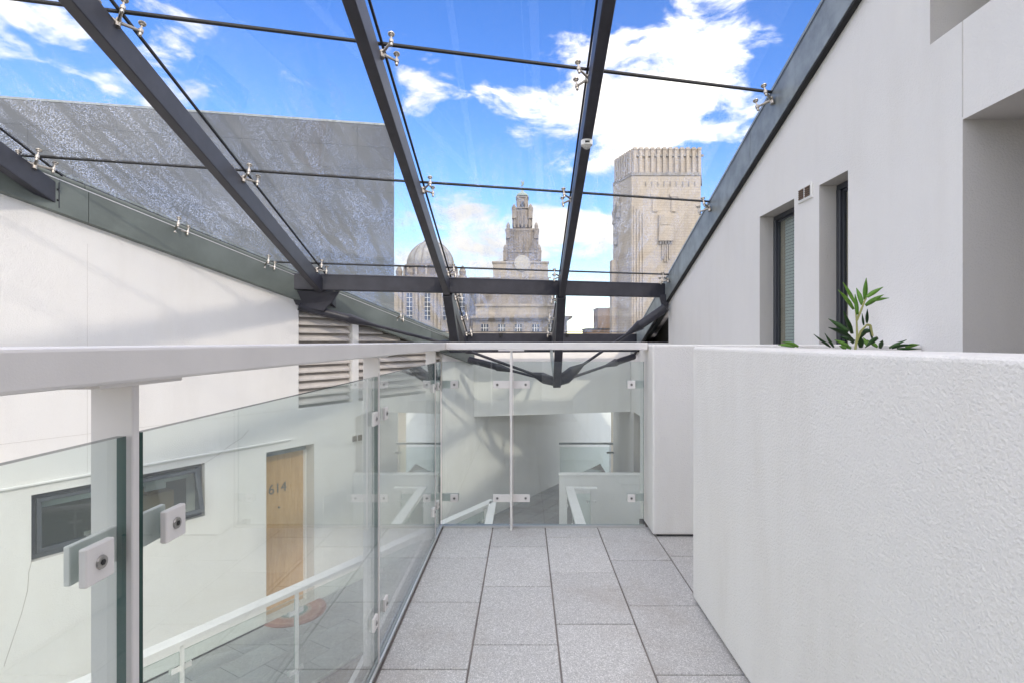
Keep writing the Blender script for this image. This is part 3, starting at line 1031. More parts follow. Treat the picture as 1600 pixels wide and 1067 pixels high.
# ------------------------------------------------------------------ glass roof on steel
rf = thing('glass_roof', 'sloping glass canopy on dark steel rafters over the walkway', 'glass roof', (0, 7.2, .68))
RX = [-4.40, -2.75, -1.10, 0.55]
beamL = Vector((WL(7.2) + .03, 7.2, 0))


def clip(poly, a, b, c):
    """keep a*x + b*y <= c"""
    out = []
    for p, q in zip(poly, poly[1:] + poly[:1]):
        fp, fq = a * p[0] + b * p[1] - c, a * q[0] + b * q[1] - c
        if fp <= 0:
            out.append(p)
        if fp * fq < 0:
            t = fp / (fp - fq)
            out.append((p[0] + (q[0] - p[0]) * t, p[1] + (q[1] - p[1]) * t))
    return out


def rafter(x, ya, yb, w_=.088, h=.20, top=-.10):
    q = MB()
    vs = []
    for y in (ya, yb):
        r = roof(x, y) + top
        vs += [(x - w_ / 2, y, r - h), (x + w_ / 2, y, r - h), (x + w_ / 2, y, r), (x - w_ / 2, y, r)]
    q.add(vs, [(0, 1, 5, 4), (1, 2, 6, 5), (2, 3, 7, 6), (3, 0, 4, 7), (3, 2, 1, 0), (4, 5, 6, 7)])
    # seam that runs along the section
    return q.build('rafter', STEEL, rf, bevel=.006, seg=2)


BEAM_C = beamL.y - beamL.x / 4.16
GUT_C = 10.15
for x in RX:
    yb = min(YC(BEAM_C, x) - .004, (x + 7.456) / .6 - .02)
    rafter(x, -1.2, yb)
    if x > -4:
        yw = (x + 7.456) / .6 - .03
        rafter(x, YC(BEAM_C, x) + .124, min(YC(GUT_C, x) - .002, yw))
# end plate with bolts where the short rafter meets the coping
ep = MB()
xe = RX[0]
ye = (xe + 7.456) / .6 - .012
re_ = roof(xe, ye)
ep.box((xe - .05, ye - .012, re_ - .33), (xe + .06, ye + .002, re_ - .09))
pe = ep.build('end_plate', STEEL, rf)
for dz in (-.16, -.26):
    MB().tube((xe + .046, ye - .024, re_ + dz), (xe + .046, ye - .012, re_ + dz), .012, n=8).build('bolt', STEELB, pe)

# main trussed beam along a level line, and the gutter beam at the foot of the slope
bl = MB()
Lb = (XR - .06 - beamL.x) / CT.x
bl.obox(beamL, CT, (-CT.y, CT.x, 0), (0, 0, 1), (0, 0, .685), (Lb, .12, .905))
bl.build('beam', STEEL, rf, bevel=.012, seg=2)
gl0 = Vector((WL(10.0) + .10, 0, 0))
gl0.y = YC(GUT_C, gl0.x)
gbm = MB()
Lg = (XR + .2 - gl0.x) / CT.x
gbm.obox(gl0, CT, (-CT.y, CT.x, 0), (0, 0, 1), (0, 0, -.20), (Lg, .16, .150))
gut = gbm.build('gutter_beam', STEEL, rf, bevel=.008)
for xb in (-0.44, 0.81):
    pb = Vector((xb, YC(GUT_C, xb), .115))
    MB().obox(pb, CT, (-CT.y, CT.x, 0), (0, 0, 1), (-.03, -.03, -.03), (.03, -.001, .03)).build('cleat', STEELB, gut)

# panes
JOINTS = [-1.1, 2.65, 4.297, 5.914, 7.762, 10.22]
GX = [-6.2, -4.36, -2.71, -1.06, 0.51, 2.20]
hw = 0.009
for j0, j1 in zip(JOINTS, JOINTS[1:]):
    for x0, x1 in zip(GX, GX[1:]):
        poly = [(x0 + hw, YC(j0, x0) + hw), (x1 - hw, YC(j0, x1) + hw), (x1 - hw, YC(j1, x1) - hw), (x0 + hw, YC(j1, x0) - hw)]
        poly = clip(poly, -1.0, 0.6, 7.456 - .02)      # stays on the inner side of the left coping
        if len(poly) < 3:
            continue
        area = abs(sum(a[0] * b[1] - b[0] * a[1] for a, b in zip(poly, poly[1:] + poly[:1]))) / 2
        if area < .01:
            continue
        MB().prism(poly, -.001, .012, 0, 1, lift=roof).build('glass_pane', [ROOFG, STEELB], rf)
# seals in the joints
for j in JOINTS[1:-1]:
    xa = (-7.456 + .6 * j + .03) / (1 - .6 / 4.16)
    sl = MB()
    A = Vector((xa, YC(j, xa), 0))
    B = Vector((2.19, YC(j, 2.19), 0))
    sl.prism([(A.x, A.y - hw), (B.x, B.y - hw), (B.x, B.y + hw), (A.x, A.y + hw)], -.004, .008, lift=roof)
    sl.build('joint_seal', STEELB, rf)
for x in GX[1:-1]:
    ye_ = min((x + 7.456) / .6 - .03, YC(10.2, x))
    MB().prism([(x - hw * .9, -1), (x + hw * .9, -1), (x + hw * .9, ye_), (x - hw * .9, ye_)], -.006, .010, lift=roof).build('joint_seal', STEELB, rf)

# spider fittings: hub with four arms, each arm ending in a button bolted through the pane
NR = Vector((-0.0826, 0.3435, 1)).normalized()
E2 = Vector((0, 1, -.3435)).normalized()
E1 = E2.cross(NR).normalized()


def arm_mesh(sel, span, drop):
    q = MB()
    q.tube((0, 0, -.13), (0, 0, -.062), .020, .017, 12)
    for sx, sy in sel:
        q.tube((sx * .006, sy * .006, -.088), (sx * span, sy * span, drop), .0125, .0085, 8)
        q.tube((sx * span, sy * span, drop - .013), (sx * span, sy * span, drop + .013), .0165, .0165, 12)
    return q.mesh('spider_fitting', [INOX], smooth=True)


def button_mesh(drop):
    q = MB()
    q.lathe((0, 0, 0), [(.010, drop - .040), (.012, drop - .036), (.012, drop - .014)], 10)
    q.lathe((0, 0, 0), [(.0065, drop), (.0065, -.026), (.014, -.022), (.014, -.014), (.023, -.010), (.025, -.0025)], 14)
    return q.mesh('button', [INOX], smooth=True)


DROP = -.075
ALL = [(-1, -1), (1, -1), (1, 1), (-1, 1)]
arms4 = arm_mesh(ALL, .088, DROP)
arms2 = arm_mesh([(1, -1), (1, 1)], .088, DROP)
arms2l = arm_mesh([(-1, -1), (-1, 1)], .088, DROP)
btn = button_mesh(DROP)
Rm = Matrix((tuple(E1) + (0,), tuple(E2) + (0,), tuple(NR) + (0,), (0, 0, 0, 1))).transposed()


def spider(x, y, mesh=arms4, sel=ALL, span=.088):
    mw = Matrix.Translation((x, y, roof(x, y))) @ Rm
    s = link('spider_fitting', mesh, mw, rf)
    for sx, sy in sel:
        link('button', btn, mw @ Matrix.Translation((sx * span, sy * span, 0)), s)


for j in JOINTS[1:-1]:
    for x in GX[1:-1]:
        if (x + 7.456) / .6 - .05 > YC(j, x):
            spider(x, YC(j, x))
for x in (-1.06, .51):
    for c in (8.55, 9.35, 10.08):
        spider(x, YC(c, x))
for y in (5.99, 6.90, 8.9):
    spider(WL(y) + .02, y, arms2, [(1, -1), (1, 1)])
for j in JOINTS[1:-1]:
    spider(2.165, YC(j, 2.165), arms2l, [(-1, -1), (-1, 1)])

# struts and tie rods beneath
N1 = Vector((-1.10, 8.66, -.075))
N2 = Vector((0.55, 9.36, -.70))


def bar(name, a, b, w_, h_, mat=STEEL):
    a, b = Vector(a), Vector(b)
    ax = (b - a).normalized()
    s = ax.cross(Vector((0, 0, 1))).normalized()
    t = s.cross(ax)
    q = MB().obox(a, ax, s, t, (0, -w_ / 2, -h_ / 2), ((b - a).length, w_ / 2, h_ / 2))
    return q.build(name, mat, rf, bevel=.008)


bar('strut', (-1.10, YC(BEAM_C, -1.10) + .06, .684), N1, .13, .13)
bar('strut', (0.55, YC(BEAM_C, 0.55) + .06, .684), N2 + Vector((0, 0, -.05)), .13, .13)
bar('strut', N2 + Vector((-.03, .04, 0)), (0.50, YC(GUT_C, .5) + .02, -.18), .05, .12, COPR)


def rod(a, b, sa=(.05, .55), sb=(.05, .40), r=.023):
    a, b = Vector(a), Vector(b)
    ax = (b - a).normalized()
    L = (b - a).length
    q = MB()
    pts, rs = [a], [sa[0]]
    if sa[1] > 0:
        pts += [a + ax * sa[1] * .62, a + ax * sa[1] * .66, a + ax * sa[1]]
        rs += [sa[0], sa[0] * 1.2, r]
    pts += [b - ax * sb[1], b - ax * sb[1] * .6, b]
    rs += [r, sb[0] * 1.15, sb[0]]
    q.path(pts, rs, 12)
    return q.build('tie_rod', STEEL, rf, smooth=True)


B1L = P(466, 478, 7.34)
rod(B1L, N1, (.062, 1.05), (.05, .3))
rod(N1, N2, (.045, .3), (.075, .5))
rod(P(1041, 480, 8.35), N2, (.07, .75), (.085, .6))
rod(P(733, 561, 10.0), N2, (.06, .9), (.07, .4))
rod(P(990, 556, 10.6), N2, (.06, .8), (.07, .4), r=.026)
gs = MB()
bp = P(455, 456, 7.22)
gs.add([tuple(p) for p in (P(452, 454, 7.22), P(462, 476, 7.30), P(505, 486, 7.42), P(520, 470, 7.44), P(530, 455, 7.42))] +
       [tuple(p + Vector((0, .03, 0))) for p in (P(452, 454, 7.22), P(462, 476, 7.30), P(505, 486, 7.42), P(520, 470, 7.44), P(530, 455, 7.42))],
       [(0, 1, 2, 3, 4), (9, 8, 7, 6, 5)] + [(k, 5 + k, 5 + (k + 1) % 5, (k + 1) % 5) for k in range(5)])
gs.build('gusset_plate', STEEL, rf)
gs = MB()
pts_ = [P(1030, 460, 8.45), P(1044, 460, 8.45), P(1044, 486, 8.45), P(1036, 486, 8.45)]
gs.add([tuple(p) for p in pts_] + [tuple(p + Vector((0, .03, 0))) for p in pts_], [(0, 1, 2, 3), (7, 6, 5, 4)] + [(k, 4 + k, 4 + (k + 1) % 4, (k + 1) % 4) for k in range(4)])
gs.build('gusset_plate', STEEL, rf)

# dome camera under the rafter
yd = (Z0 + .0826 * .55 - .30) / (.3435 + (CY - 222) / F)
zd = roof(.55, yd) - .30
dm = thing('dome_camera', 'small round white dome camera fixed under the dark rafter', 'camera', (.55, yd, zd))
q = MB()
q.lathe((.55, yd, zd - .030), [(.048, -.004), (.052, .0), (.052, .042)], 24)
q.build('housing', PLASW, dm, smooth=True)
q = MB()
q.lathe((.55, yd, zd - .030), [(.006, -.036), (.022, -.030), (.036, -.016), (.040, -.004)], 20)
q.build('dome', plain('grey_dome', (.45, .44, .42), .15), dm, smooth=True)
q = MB()
q.box((.53, yd - .054, zd - .022), (.57, yd - .049, zd - .006))
q.build('vent_slot', BOLTD, dm)

# ------------------------------------------------------------------ balustrades


def balustrade(name, label, A, Bp, N, ztop, zbase, posts, panes, clamps, mat=RAILW, rail=(-.075, .045), rail_ext=(0, 0), inboard=False, group=None, ends=(), channel=True, hi=True):
    """A-B: line of the glass; N points to the walking side; offsets along N"""
    A, Bp, N = Vector((A[0], A[1], 0)), Vector((Bp[0], Bp[1], 0)), Vector((N[0], N[1], 0)).normalized()
    D = (Bp - A).normalized()
    L = (Bp - A).length
    Z = Vector((0, 0, 1))
    mid = A + D * L / 2
    t = thing(name, label, 'balustrade', (mid.x, mid.y, zbase), group or 'glass balustrades of the two decks')
    bev = .004 if hi else .003
    MB().obox(A, D, N, Z, (-rail_ext[0], rail[0], ztop - .042), (L + rail_ext[1], rail[1], ztop)).build('handrail', mat, t, bevel=bev, seg=2)
    n0, n1 = (.010, .064) if inboard else (-.046, .008)
    for s in posts:
        p = MB().obox(A, D, N, Z, (s - .0065, n0, zbase - .02), (s + .0065, n1, ztop - .049)).build('post', mat, t, bevel=.0015)
        MB().obox(A, D, N, Z, (s - .075, min(n0, rail[0] + .03), ztop - .0485), (s + .075, max(n1 + .012, 0), ztop - .0425)).build('saddle_plate', mat, p, bevel=.001)
    for a, b in panes:
        q = MB()
        q.obox(A, D, N, Z, (a, -.006, zbase + .006), (b, .006, ztop - .112))
        # cut edges of the sheet are dark green
        q.m = [1, 1, 0, 1, 0, 1] if D.cross(N).dot(Z) > 0 else [1, 1, 0, 1, 0, 1]
        q.build('glass_pane', [GLASS, GEDGE if hi else GEDGEL], t)
    for s in posts:
        for zc in clamps:
            m0, m1 = (.0065, .0145) if inboard else (-.0165, -.0085)
            bar_ = MB()
            hl = .109 if inboard else .082
            for a_, b_ in ((s - hl, s - .0075), (s + .0075, s + hl)):
                bar_.obox(A, D, N, Z, (a_, m0, zc - .0225), (b_, m1, zc + .0225))
            cb_ = bar_.build('clamp_bar', mat, t, bevel=.001)
            for sg in (-1, 1):
                c0 = s + sg * (.084 if inboard else .068)
                if not inboard:
                    MB().obox(A, D, N, Z, (c0 - .0215, .0065, zc - .022), (c0 + .0215, .016, zc + .022)).build('clamp_plate', mat, cb_, bevel=.0015)
                    nf = .0162
                else:
                    nf = .0147
                c = A + D * c0 + Z * zc + N * nf
                MB().tube(c, c + N * .0022, .0082, .0074, 16).tube(c + N * .0023, c + N * .003, .0036, .0036, 6, 1).build('bolt', [BOLT, BOLTD], cb_)
    for (s, sg) in ends:
        for zc in clamps:
            b_ = MB().obox(A, D, N, Z, (min(s, s + sg * .10), -.0165, zc - .0235), (max(s, s + sg * .10), -.0085, zc + .0235)).build('clamp_bar', mat, t)
            c0 = s + sg * .075
            MB().obox(A, D, N, Z, (c0 - .023, .0065, zc - .023), (c0 + .023, .016, zc + .023)).build('clamp_plate', mat, b_, bevel=.002)
            c = A + D * c0 + Z * zc + N * .0162
            MB().tube(c, c + N * .0022, .0082, .0074, 16).tube(c + N * .0023, c + N * .003, .0036, .0036, 6, 1).build('bolt', [BOLT, BOLTD], b_)
    if channel:
        q = MB()
        q.obox(A, D, N, Z, (0, .0075, zbase), (L, .0155, zbase + .012)).obox(A, D, N, Z, (0, -.0155, zbase - .01), (L, -.0075, zbase + .012))
        q.build('base_channel', ALU, t)
    return t


XG = -0.505
CL = (-0.254, -0.926)
balustrade('balustrade', 'near white handrail with tinted glass panes along the left edge of the deck', (XG, -1.5), (XG, 3.236), (1, 0), -.006, DZ,
           [1.5 + .696, 1.5 + 1.86, 1.5 + 3.03], [(0.02, 1.5 + .681), (1.5 + .711, 1.5 + 1.847), (1.5 + 1.873, 1.5 + 3.018), (1.5 + 3.042, 1.5 + 3.226)], CL,
           rail_ext=(0, .055))
balustrade('balustrade', 'white handrail and clear glass panes across the far end of the deck', (-.505, 3.236), (.714, 3.236), (0, -1), -.006, DZ,
           [.505 - .079], [(.012, .505 - .092), (.505 - .066, 1.212)], CL, rail=(-.045, .075), rail_ext=(-.046, 0), inboard=True, ends=[(.012, 1), (1.212, -1)], channel=True)

# parapets on the right
q = MB().box((.715, -1.6, DZ + .012), (.93, 2.32, -.022))
o_ = tag(q.build('parapet_wall', WHITE2, None, bevel=.012, seg=3, origin='base'), 'long rough rendered white parapet wall filling the right foreground', 'wall')
q = MB().box((.722, 3.066, DZ + .012), (2.24, 3.42, -.018))
o2_ = tag(q.build('parapet_wall', WHITE2, None, bevel=.012, seg=3, origin='base'), 'short rendered parapet end at the far right corner of the deck', 'wall')
q = MB().box((.745, -1.6, DZ - .02), (.90, 2.29, DZ + .0125))
q.build('shadow_gap', STEELB, o_)
q = MB().box((.75, 3.09, DZ - .02), (2.2, 3.40, DZ + .0125))
q.build('shadow_gap', STEELB, o2_)

# unseen wall and door added behind the viewpoint, shaping what the glass reflects
rw_ = thing('added_rear_wall', 'unseen white wall added behind the deck for the glass to reflect', 'building', (.6, -3.8, DZ))
MB().box((-1.6, -4.0, DZ - .3), (-.62, -3.7, 2.3)).box((.32, -4.0, DZ - .3), (2.24, -3.7, 2.3)).box((-.62, -4.0, 1.0), (.32, -3.7, 2.3)).build('wall', WHITE, rw_)
MB().box((-.62, -3.93, DZ), (.32, -3.86, 1.0)).build('door', FRAMEG, rw_)

# lower level railings
LT = -2.50
UD = (RLINE(1) - RLINE(0), 1.0)
A_ = (RLINE(2.2), 2.2)
B_ = (RLINE(APEX), APEX)
Ld = math.hypot(B_[0] - A_[0], B_[1] - A_[1])
sp_ = [(yy - 2.2) * K for yy in (2.72, 3.66, 4.60, 5.55, 6.50, 7.45, 8.40)]
balustrade('balustrade', 'diagonal white railing with glass along the lower walkway facing door 614', A_, B_, tuple(NL.xy), LT, LZ, sp_,
           [(a + .014, b - .014) for a, b in zip([0] + sp_, sp_ + [Ld - .05])], (LT - .25, LT - .85), RAILW2, rail=(-.06, .07), hi=False)
balustrade('balustrade', 'short white railing below the deck joining the diagonal railing at its tip', (-.50, 3.0), (-.50, 8.54), (1, 0), LT, LZ, [1.5, 2.7, 3.9, 5.1],
           [(.02, 1.48), (1.52, 2.68), (2.72, 3.88), (3.92, 5.08), (5.12, 5.52)], (LT - .25, LT - .85), RAILW2, rail=(-.055, .055), hi=False)
balustrade('balustrade', 'wide white railing on the right of the lower level ending at the low wall', (.72, 3.0), (.72, 9.42), (-1, 0), LT, LZ, [1.5, 2.7, 3.9, 5.1, 6.2],
           [(.02, 1.48), (1.52, 2.68), (2.72, 3.88), (3.92, 5.08), (5.12, 6.18)], (LT - .25, LT - .85), RAILW2, rail=(-.12, .02), hi=False)
balustrade('balustrade', 'stub of white railing turning right in front of the low wall', (.845, 9.36), (1.24, 9.36), (0, -1), LT, LZ, [.30],
           [(.02, .28)], (LT - .25,), RAILW2, rail=(-.05, .06), hi=False)
balustrade('balustrade', 'distant grey glass railing in the opening beyond the white wing', (.85, 13.5), (2.19, 13.5), (0, -1), LT, LZ, [1.27],
           [(.02, 1.25)], (LT - .25,), COPR, rail=(-.03, .03), hi=False)
q = MB().box((.655, 10.27, LZ), (2.24, 10.42, LT - .03))
lo_p = tag(q.build('parapet_wall', WHITE, None, bevel=.006, origin='base'), 'low white rendered wall on the lower level beneath the wing', 'wall')
MB().box((.645, 10.26, LT - .0295), (2.245, 10.43, LT)).build('cap', RAILW2, lo_p, bevel=.003)

# ------------------------------------------------------------------ plant behind the parapet
pl_t = thing('potted_plant', 'green bamboo-like plant with narrow leaves rising behind the parapet', 'plant', (1.24, 2.0, DZ))
q = MB()
q.lathe((1.24, 2.0, DZ), [(.13, .0), (.15, .02), (.19, .55), (.205, .56), (.205, .60), (.18, .60)], 28)
pot = q.build('pot', POT, pl_t, smooth=True)
q = MB()
q.lathe((1.24, 2.0, DZ + .601), [(.176, 0), (.10, .02), (.02, .025)], 18)
q.build('soil', SOIL, pot)


def leaf(base, tip, width, mat, droop=.0, twist=0.0):
    base, tip = Vector(base), Vector(tip)
    ax = tip - base
    L = ax.length
    axn = ax.normalized()
    view = Vector((base.x, base.y, 0)).normalized()
    side = axn.cross(view)
    if side.length < .05:
        side = Vector((1, 0, 0))
    side.normalize()
    side = (Matrix.Rotation(twist, 3, axn) @ side).normalized()
    up = side.cross(axn).normalized()
    n = 7
    vs, fs = [], []
    for k in range(n + 1):
        t = k / n
        wv = width * .25 * (math.sin(math.pi * min(1, t ** .72 * .95 + .05)) ** .95) if t < 1 else 0.0008
        if t == 0:
            wv = width * .14
        c = base + ax * t + Vector((0, 0, 1)) * droop * math.sin(math.pi * t) * L
        vs += [c - side * wv + up * wv * .22, c, c + side * wv + up * wv * .22]
    for k in range(n):
        a = k * 3
        fs += [(a, a + 1, a + 4, a + 3), (a + 1, a + 2, a + 5, a + 4)]
    q_ = MB().add(vs, fs)
    ob = q_.build('leaf', mat, pl_t, smooth=True)
    sd = ob.modifiers.new('thickness', 'SOLIDIFY')
    sd.thickness = .0007
    return ob


def LP(x, y, dy=0.0):
    """plant close-up measurements to metres"""
    return P(1180 + x / 5.333, 420 + y / 5.336, 2.0 + dy)


br_leaves = [((820, 338), (690, 175), .030, .03), ((833, 290), (730, 112), .026, -.02), ((892, 300), (843, 160), .034, .05), ((915, 258), (925, 75), .034, .0),
             ((930, 235), (1066, 152), .034, -.04), ((918, 305), (1070, 215), .036, .04), ((985, 265), (1116, 243), .026, .02), ((852, 382), (832, 210), .026, -.05),
             ((300, 640), (190, 632), .020, -.1), ((360, 645), (225, 605), .026, -.05), ((330, 646), (215, 640), .020, .0)]
for (a, b_, wd, dy) in br_leaves:
    leaf(LP(*a, dy), LP(*b_, dy + random.uniform(-.05, .05)), wd, LEAFB, random.uniform(.02, .06), random.uniform(-.5, .5))
dk_leaves = [((778, 522), (610, 415), .036, .0), ((790, 565), (610, 487), .036, -.04), ((808, 540), (735, 350), .036, .04), ((628, 650), (488, 543), .022, -.03),
             ((655, 652), (580, 535), .020, .05), ((820, 618), (770, 555), .03, .02), ((930, 450), (935, 335), .022, .02), ((905, 470), (890, 372), .016, -.02),
             ((955, 515), (880, 520), .034, .0), ((975, 580), (950, 460), .018, .05), ((1022, 572), (915, 655), .034, -.03), ((1040, 660), (1062, 592), .030, .02),
             ((1115, 656), (1262, 590), .026, .0), ((1140, 658), (1320, 632), .024, .06), ((1180, 662), (1385, 664), .018, -.05), ((880, 655), (880, 560), .040, .02),
             ((830, 600), (700, 560), .03, .08), ((850, 590), (960, 505), .034, .07)]
for (a, b_, wd, dy) in dk_leaves:
    leaf(LP(*a, dy), LP(*b_, dy + random.uniform(-.05, .05)), wd, LEAFD, random.uniform(-.02, .05), random.uniform(-.6, .6))
for (a, b_) in (((780, 640), (660, 590)), ((800, 660), (690, 610)), ((940, 640), (900, 570)), ((1020, 650), (930, 590)), ((1250, 650), (1370, 628)), ((760, 660), (700, 640))):
    leaf(LP(*a, .1), LP(*b_, .12), .03, LEAFB, .03, random.uniform(-.6, .6))
for pts in ([(830, 700), (850, 560), (845, 430), (835, 340)], [(845, 430), (880, 350), (915, 260), (925, 240)], [(840, 620), (880, 520), (930, 465)], [(930, 465), (960, 470), (980, 560)]):
    q = MB()
    q.path([LP(*p_) for p_ in pts], [.0045, .004, .003, .0022][:len(pts)], 7)
    q.build('stem', STEM, pl_t, smooth=True)
q = MB()
q.path([Vector((1.245, 2.0, DZ + .6)), Vector((1.25, 2.01, -.3)), LP(830, 700)], [.008, .007, .005], 8)
q.build('stem', STEM, pl_t, smooth=True)

# ------------------------------------------------------------------ the city beyond
# dark office block with polished cladding
oA = Vector((-9.6, 40, 0))
oD = Vector((-5.3, -1, 0)).normalized()
oN = Vector((oD.y, -oD.x, 0))          # towards the deck
if oN.y > 0:
    oN = -oN
ob = thing('office_block', 'tall dark grey office block with flat polished cladding behind the left roof', 'building', (-28, 40, -24))
MB().obox(oA, oD, oN, (0, 0, 1), (0.45, -5, -24), (46, -.12, 15.75)).build('core', OFFICE, ob)
pw, ph = 2.6, 1.62
for i in range(17):
    for j in range(13):
        z1_ = 15.8 - j * ph
        key = 'ofp'
        if key not in tile_cache:
            tile_cache[key] = MB().box((-pw / 2 + .006, -.05, -ph / 2 + .006), (pw / 2 - .006, .05, ph / 2 - .006)).mesh('cladding_panel', [OFFICE])
        c = oA + oD * (i * pw + pw / 2) + oN * -.06 + Vector((0, 0, z1_ - ph / 2))
        mw = Matrix.Translation(c) @ Matrix.Rotation(math.atan2(oD.y, oD.x), 4, 'Z') @ Matrix.Rotation(random.uniform(-.004, .004), 4, 'X')
        link('cladding_panel', tile_cache[key], mw, ob)
MB().obox(oA, oD, oN, (0, 0, 1), (-.03, -1.2, 15.8), (46, .02, 15.95)).build('roof_edge', COPR, ob)


def win(parent, x0, x1, z0_, z1_, y, nx=2, nz=3, mat=SOOTY):
    """far sash window: dark pane with glazing bars standing in a stone surround"""
    f = MB()
    t = (x1 - x0) * .12
    f.box((x0 - t, y - .12, z0_ - t), (x0, y, z1_ + t)).box((x1, y - .12, z0_ - t), (x1 + t, y, z1_ + t)).box((x0, y - .12, z1_), (x1, y, z1_ + t)).box((x0, y - .16, z0_ - t), (x1, y, z0_))
    wd = f.build('window', mat, parent)
    MB().box((x0, y - .03, z0_), (x1, y - .01, z1_)).build('pane', CITYG, wd)
    b_ = MB()
    for k in range(1, nx):
        x = x0 + (x1 - x0) * k / nx
        b_.box((x - t * .3, y - .07, z0_), (x + t * .3, y - .031, z1_))
    for k in range(1, nz):
        z = z0_ + (z1_ - z0_) * k / nz
        b_.box((x0, y - .06, z - t * .3), (x1, y - .031, z + t * .3))
    b_.build('glazing_bars', PLASW, wd)


# domed stone building
D1 = 110.0
k1 = D1 / F
dcx = (673 - CX) * k1
db = thing('domed_building', 'pale stone building crowned by a round grey dome behind the glass', 'building', (dcx, D1 + 6, -24))
yf = D1
zt = (CY - 441) * k1
MB().box(((612 - CX) * k1, yf, -24), ((742 - CX) * k1, yf + 18, zt)).build('wall', SOOTY, db)
MB().box(((608 - CX) * k1, yf - .5, zt), ((745 - CX) * k1, yf + 18.5, zt + .9)).build('cornice', SOOTY, db)
cz = (CY - 416) * k1
cy_ = D1 + 6
rd = 36.5 * k1 * (cy_ / D1)
q = MB()
q.lathe((dcx * cy_ / D1, cy_, 0), [(rd * 1.22, zt + .9), (rd * 1.22, zt + 1.6), (rd * 1.08, zt + 1.7), (rd * 1.08, cz * 1.05 - .6), (rd * 1.14, cz * 1.05 - .5), (rd * 1.14, cz * 1.05), (rd * 1.01, cz * 1.05 + .05)], 32)
drum = q.build('drum', TOWST, db, smooth=True)
for k in range(16):
    a = 2 * math.pi * k / 16
    c = Vector((dcx * cy_ / D1 + rd * 1.12 * math.cos(a), cy_ + rd * 1.12 * math.sin(a), 0))
    MB().tube(c + Vector((0, 0, zt + 1.6)), c + Vector((0, 0, cz * 1.05 - .5)), .28, .24, 8).build('column', SOOTY, drum)
q = MB()
prof = [(rd * math.cos(t), cz * 1.05 + .05 + rd * 1.06 * math.sin(t)) for t in [R(x) for x in (0, 12, 24, 36, 48, 58, 68, 76, 82)]]
q.lathe((dcx * cy_ / D1, cy_, 0), prof, 40)
dome = q.build('dome', plain('lead_dome', (.30, .285, .265), .75, 0, .03, 3, .35, .8), db, smooth=True)
for k in range(16):
    a = 2 * math.pi * (k + .5) / 16
    q = MB()
    pts_ = [Vector((dcx * cy_ / D1 + r * 1.004 * math.cos(a), cy_ + r * 1.004 * math.sin(a), z)) for r, z in prof]
    q.path(pts_, [.09] * len(pts_), 5)
    q.build('rib', TOWST, dome)
ztop_ = prof[-1][1]
q = MB()
q.lathe((dcx * cy_ / D1, cy_, ztop_ - .2), [(1.5, 0), (1.5, .35), (.9, .5), (.9, 1.5), (1.2, 1.6), (.9, 2.0), (.3, 2.4), (.08, 2.7), (.05, 3.6)], 12)
q.build('lantern', TOWST, dome)
for px in (640, 668, 697, 722):
    x0, x1 = (px - 4.5 - CX) * k1, (px + 4.5 - CX) * k1
    win(db, x0, x1, (CY - 500) * k1, (CY - 458) * k1, yf, 2, 6)
for px in (626, 632, 651, 657, 680, 686, 708, 714, 733):
    x = (px - CX) * k1
    MB().tube((x, yf - .15, -6), (x, yf - .15, zt), .36, .32, 10).build('column', SOOTY, db)
for (px, hh) in ((622, 1.0), (640, .8), (706, .8), (722, 1.0)):
    x = (px - CX) * k1
    q = MB()
    q.lathe((x, yf + 1, zt + .9), [(.9, 0), (.9, .5), (.6, .6), (.75, 1.4 * hh), (.5, 2.0 * hh), (.15, 2.6 * hh)], 10)
    q.build('urn', TOWST, db)

# classical block between dome and tower
D2 = 100.0
k2 = D2 / F
cbk = thing('classical_building', 'long stone building with a deep cornice and a row of sash windows', 'building', ((815 - CX) * k2, D2, -24))
X2 = lambda px: (px - CX) * k2
Z2 = lambda py: (CY - py) * k2
MB().box((X2(739), D2, -24), (X2(886), D2 + 15, Z2(501))).build('wall', SOOTY, cbk)
q = MB()
q.box((X2(736), D2 - .9, Z2(497)), (X2(894), D2 + 15, Z2(493.5))).box((X2(737), D2 - .6, Z2(499)), (X2(891), D2 + 15, Z2(497)))
q.box((X2(738), D2 - .3, Z2(501)), (X2(888), D2 + 15, Z2(499)))
cor = q.build('cornice', SOOTY, cbk)
for k in range(38):
    px = 741 + k * 3.9
    MB().box((X2(px), D2 - .55, Z2(500.6)), (X2(px + 1.7), D2 - .31, Z2(499.05))).build('dentil', SOOTY, cor)
MB().box((X2(742), D2 + 1.2, Z2(493.4)), (X2(878), D2 + 14, Z2(478))).build('attic', SOOTY, cbk)
MB().box((X2(741), D2 + .9, Z2(478)), (X2(880), D2 + 14, Z2(474))).build('string_course', SOOTY, cbk)
MB().box((X2(748), D2 + 2.5, Z2(474)), (X2(868), D2 + 13, Z2(440))).build('upper_storey', TOWST, cbk)
q = MB()
q.box((X2(730), D2 + 2.2, Z2(440)), (X2(862), D2 + 13, Z2(437)))
for k in range(26):
    px = 732 + k * 5
    q.box((X2(px), D2 + 2.3, Z2(437)), (X2(px + 2), D2 + 2.6, Z2(432)))
q.box((X2(730), D2 + 2.2, Z2(432)), (X2(862), D2 + 2.8, Z2(430.5)))
q.build('roof_balustrade', SOOTY, cbk)
for px in (757.5, 784, 810, 837, 862):
    win(cbk, X2(px - 5.5), X2(px + 5.5), Z2(518.5), Z2(506.5), D2, 3, 2)
    win(cbk, X2(px - 5.5), X2(px + 5.5), Z2(550), Z2(528), D2, 3, 3)

# clock tower with a bird on its top
D3 = 150.0
k3 = D3 / F
X3 = lambda px: (px - CX) * k3
Z3 = lambda py, dp=0.0: (CY - py) / F * (D3 + dp)
tw = thing('clock_tower', 'ornate stepped stone clock tower topped by a green bird statue', 'tower', (X3(816), D3, -24))
tcx = 816


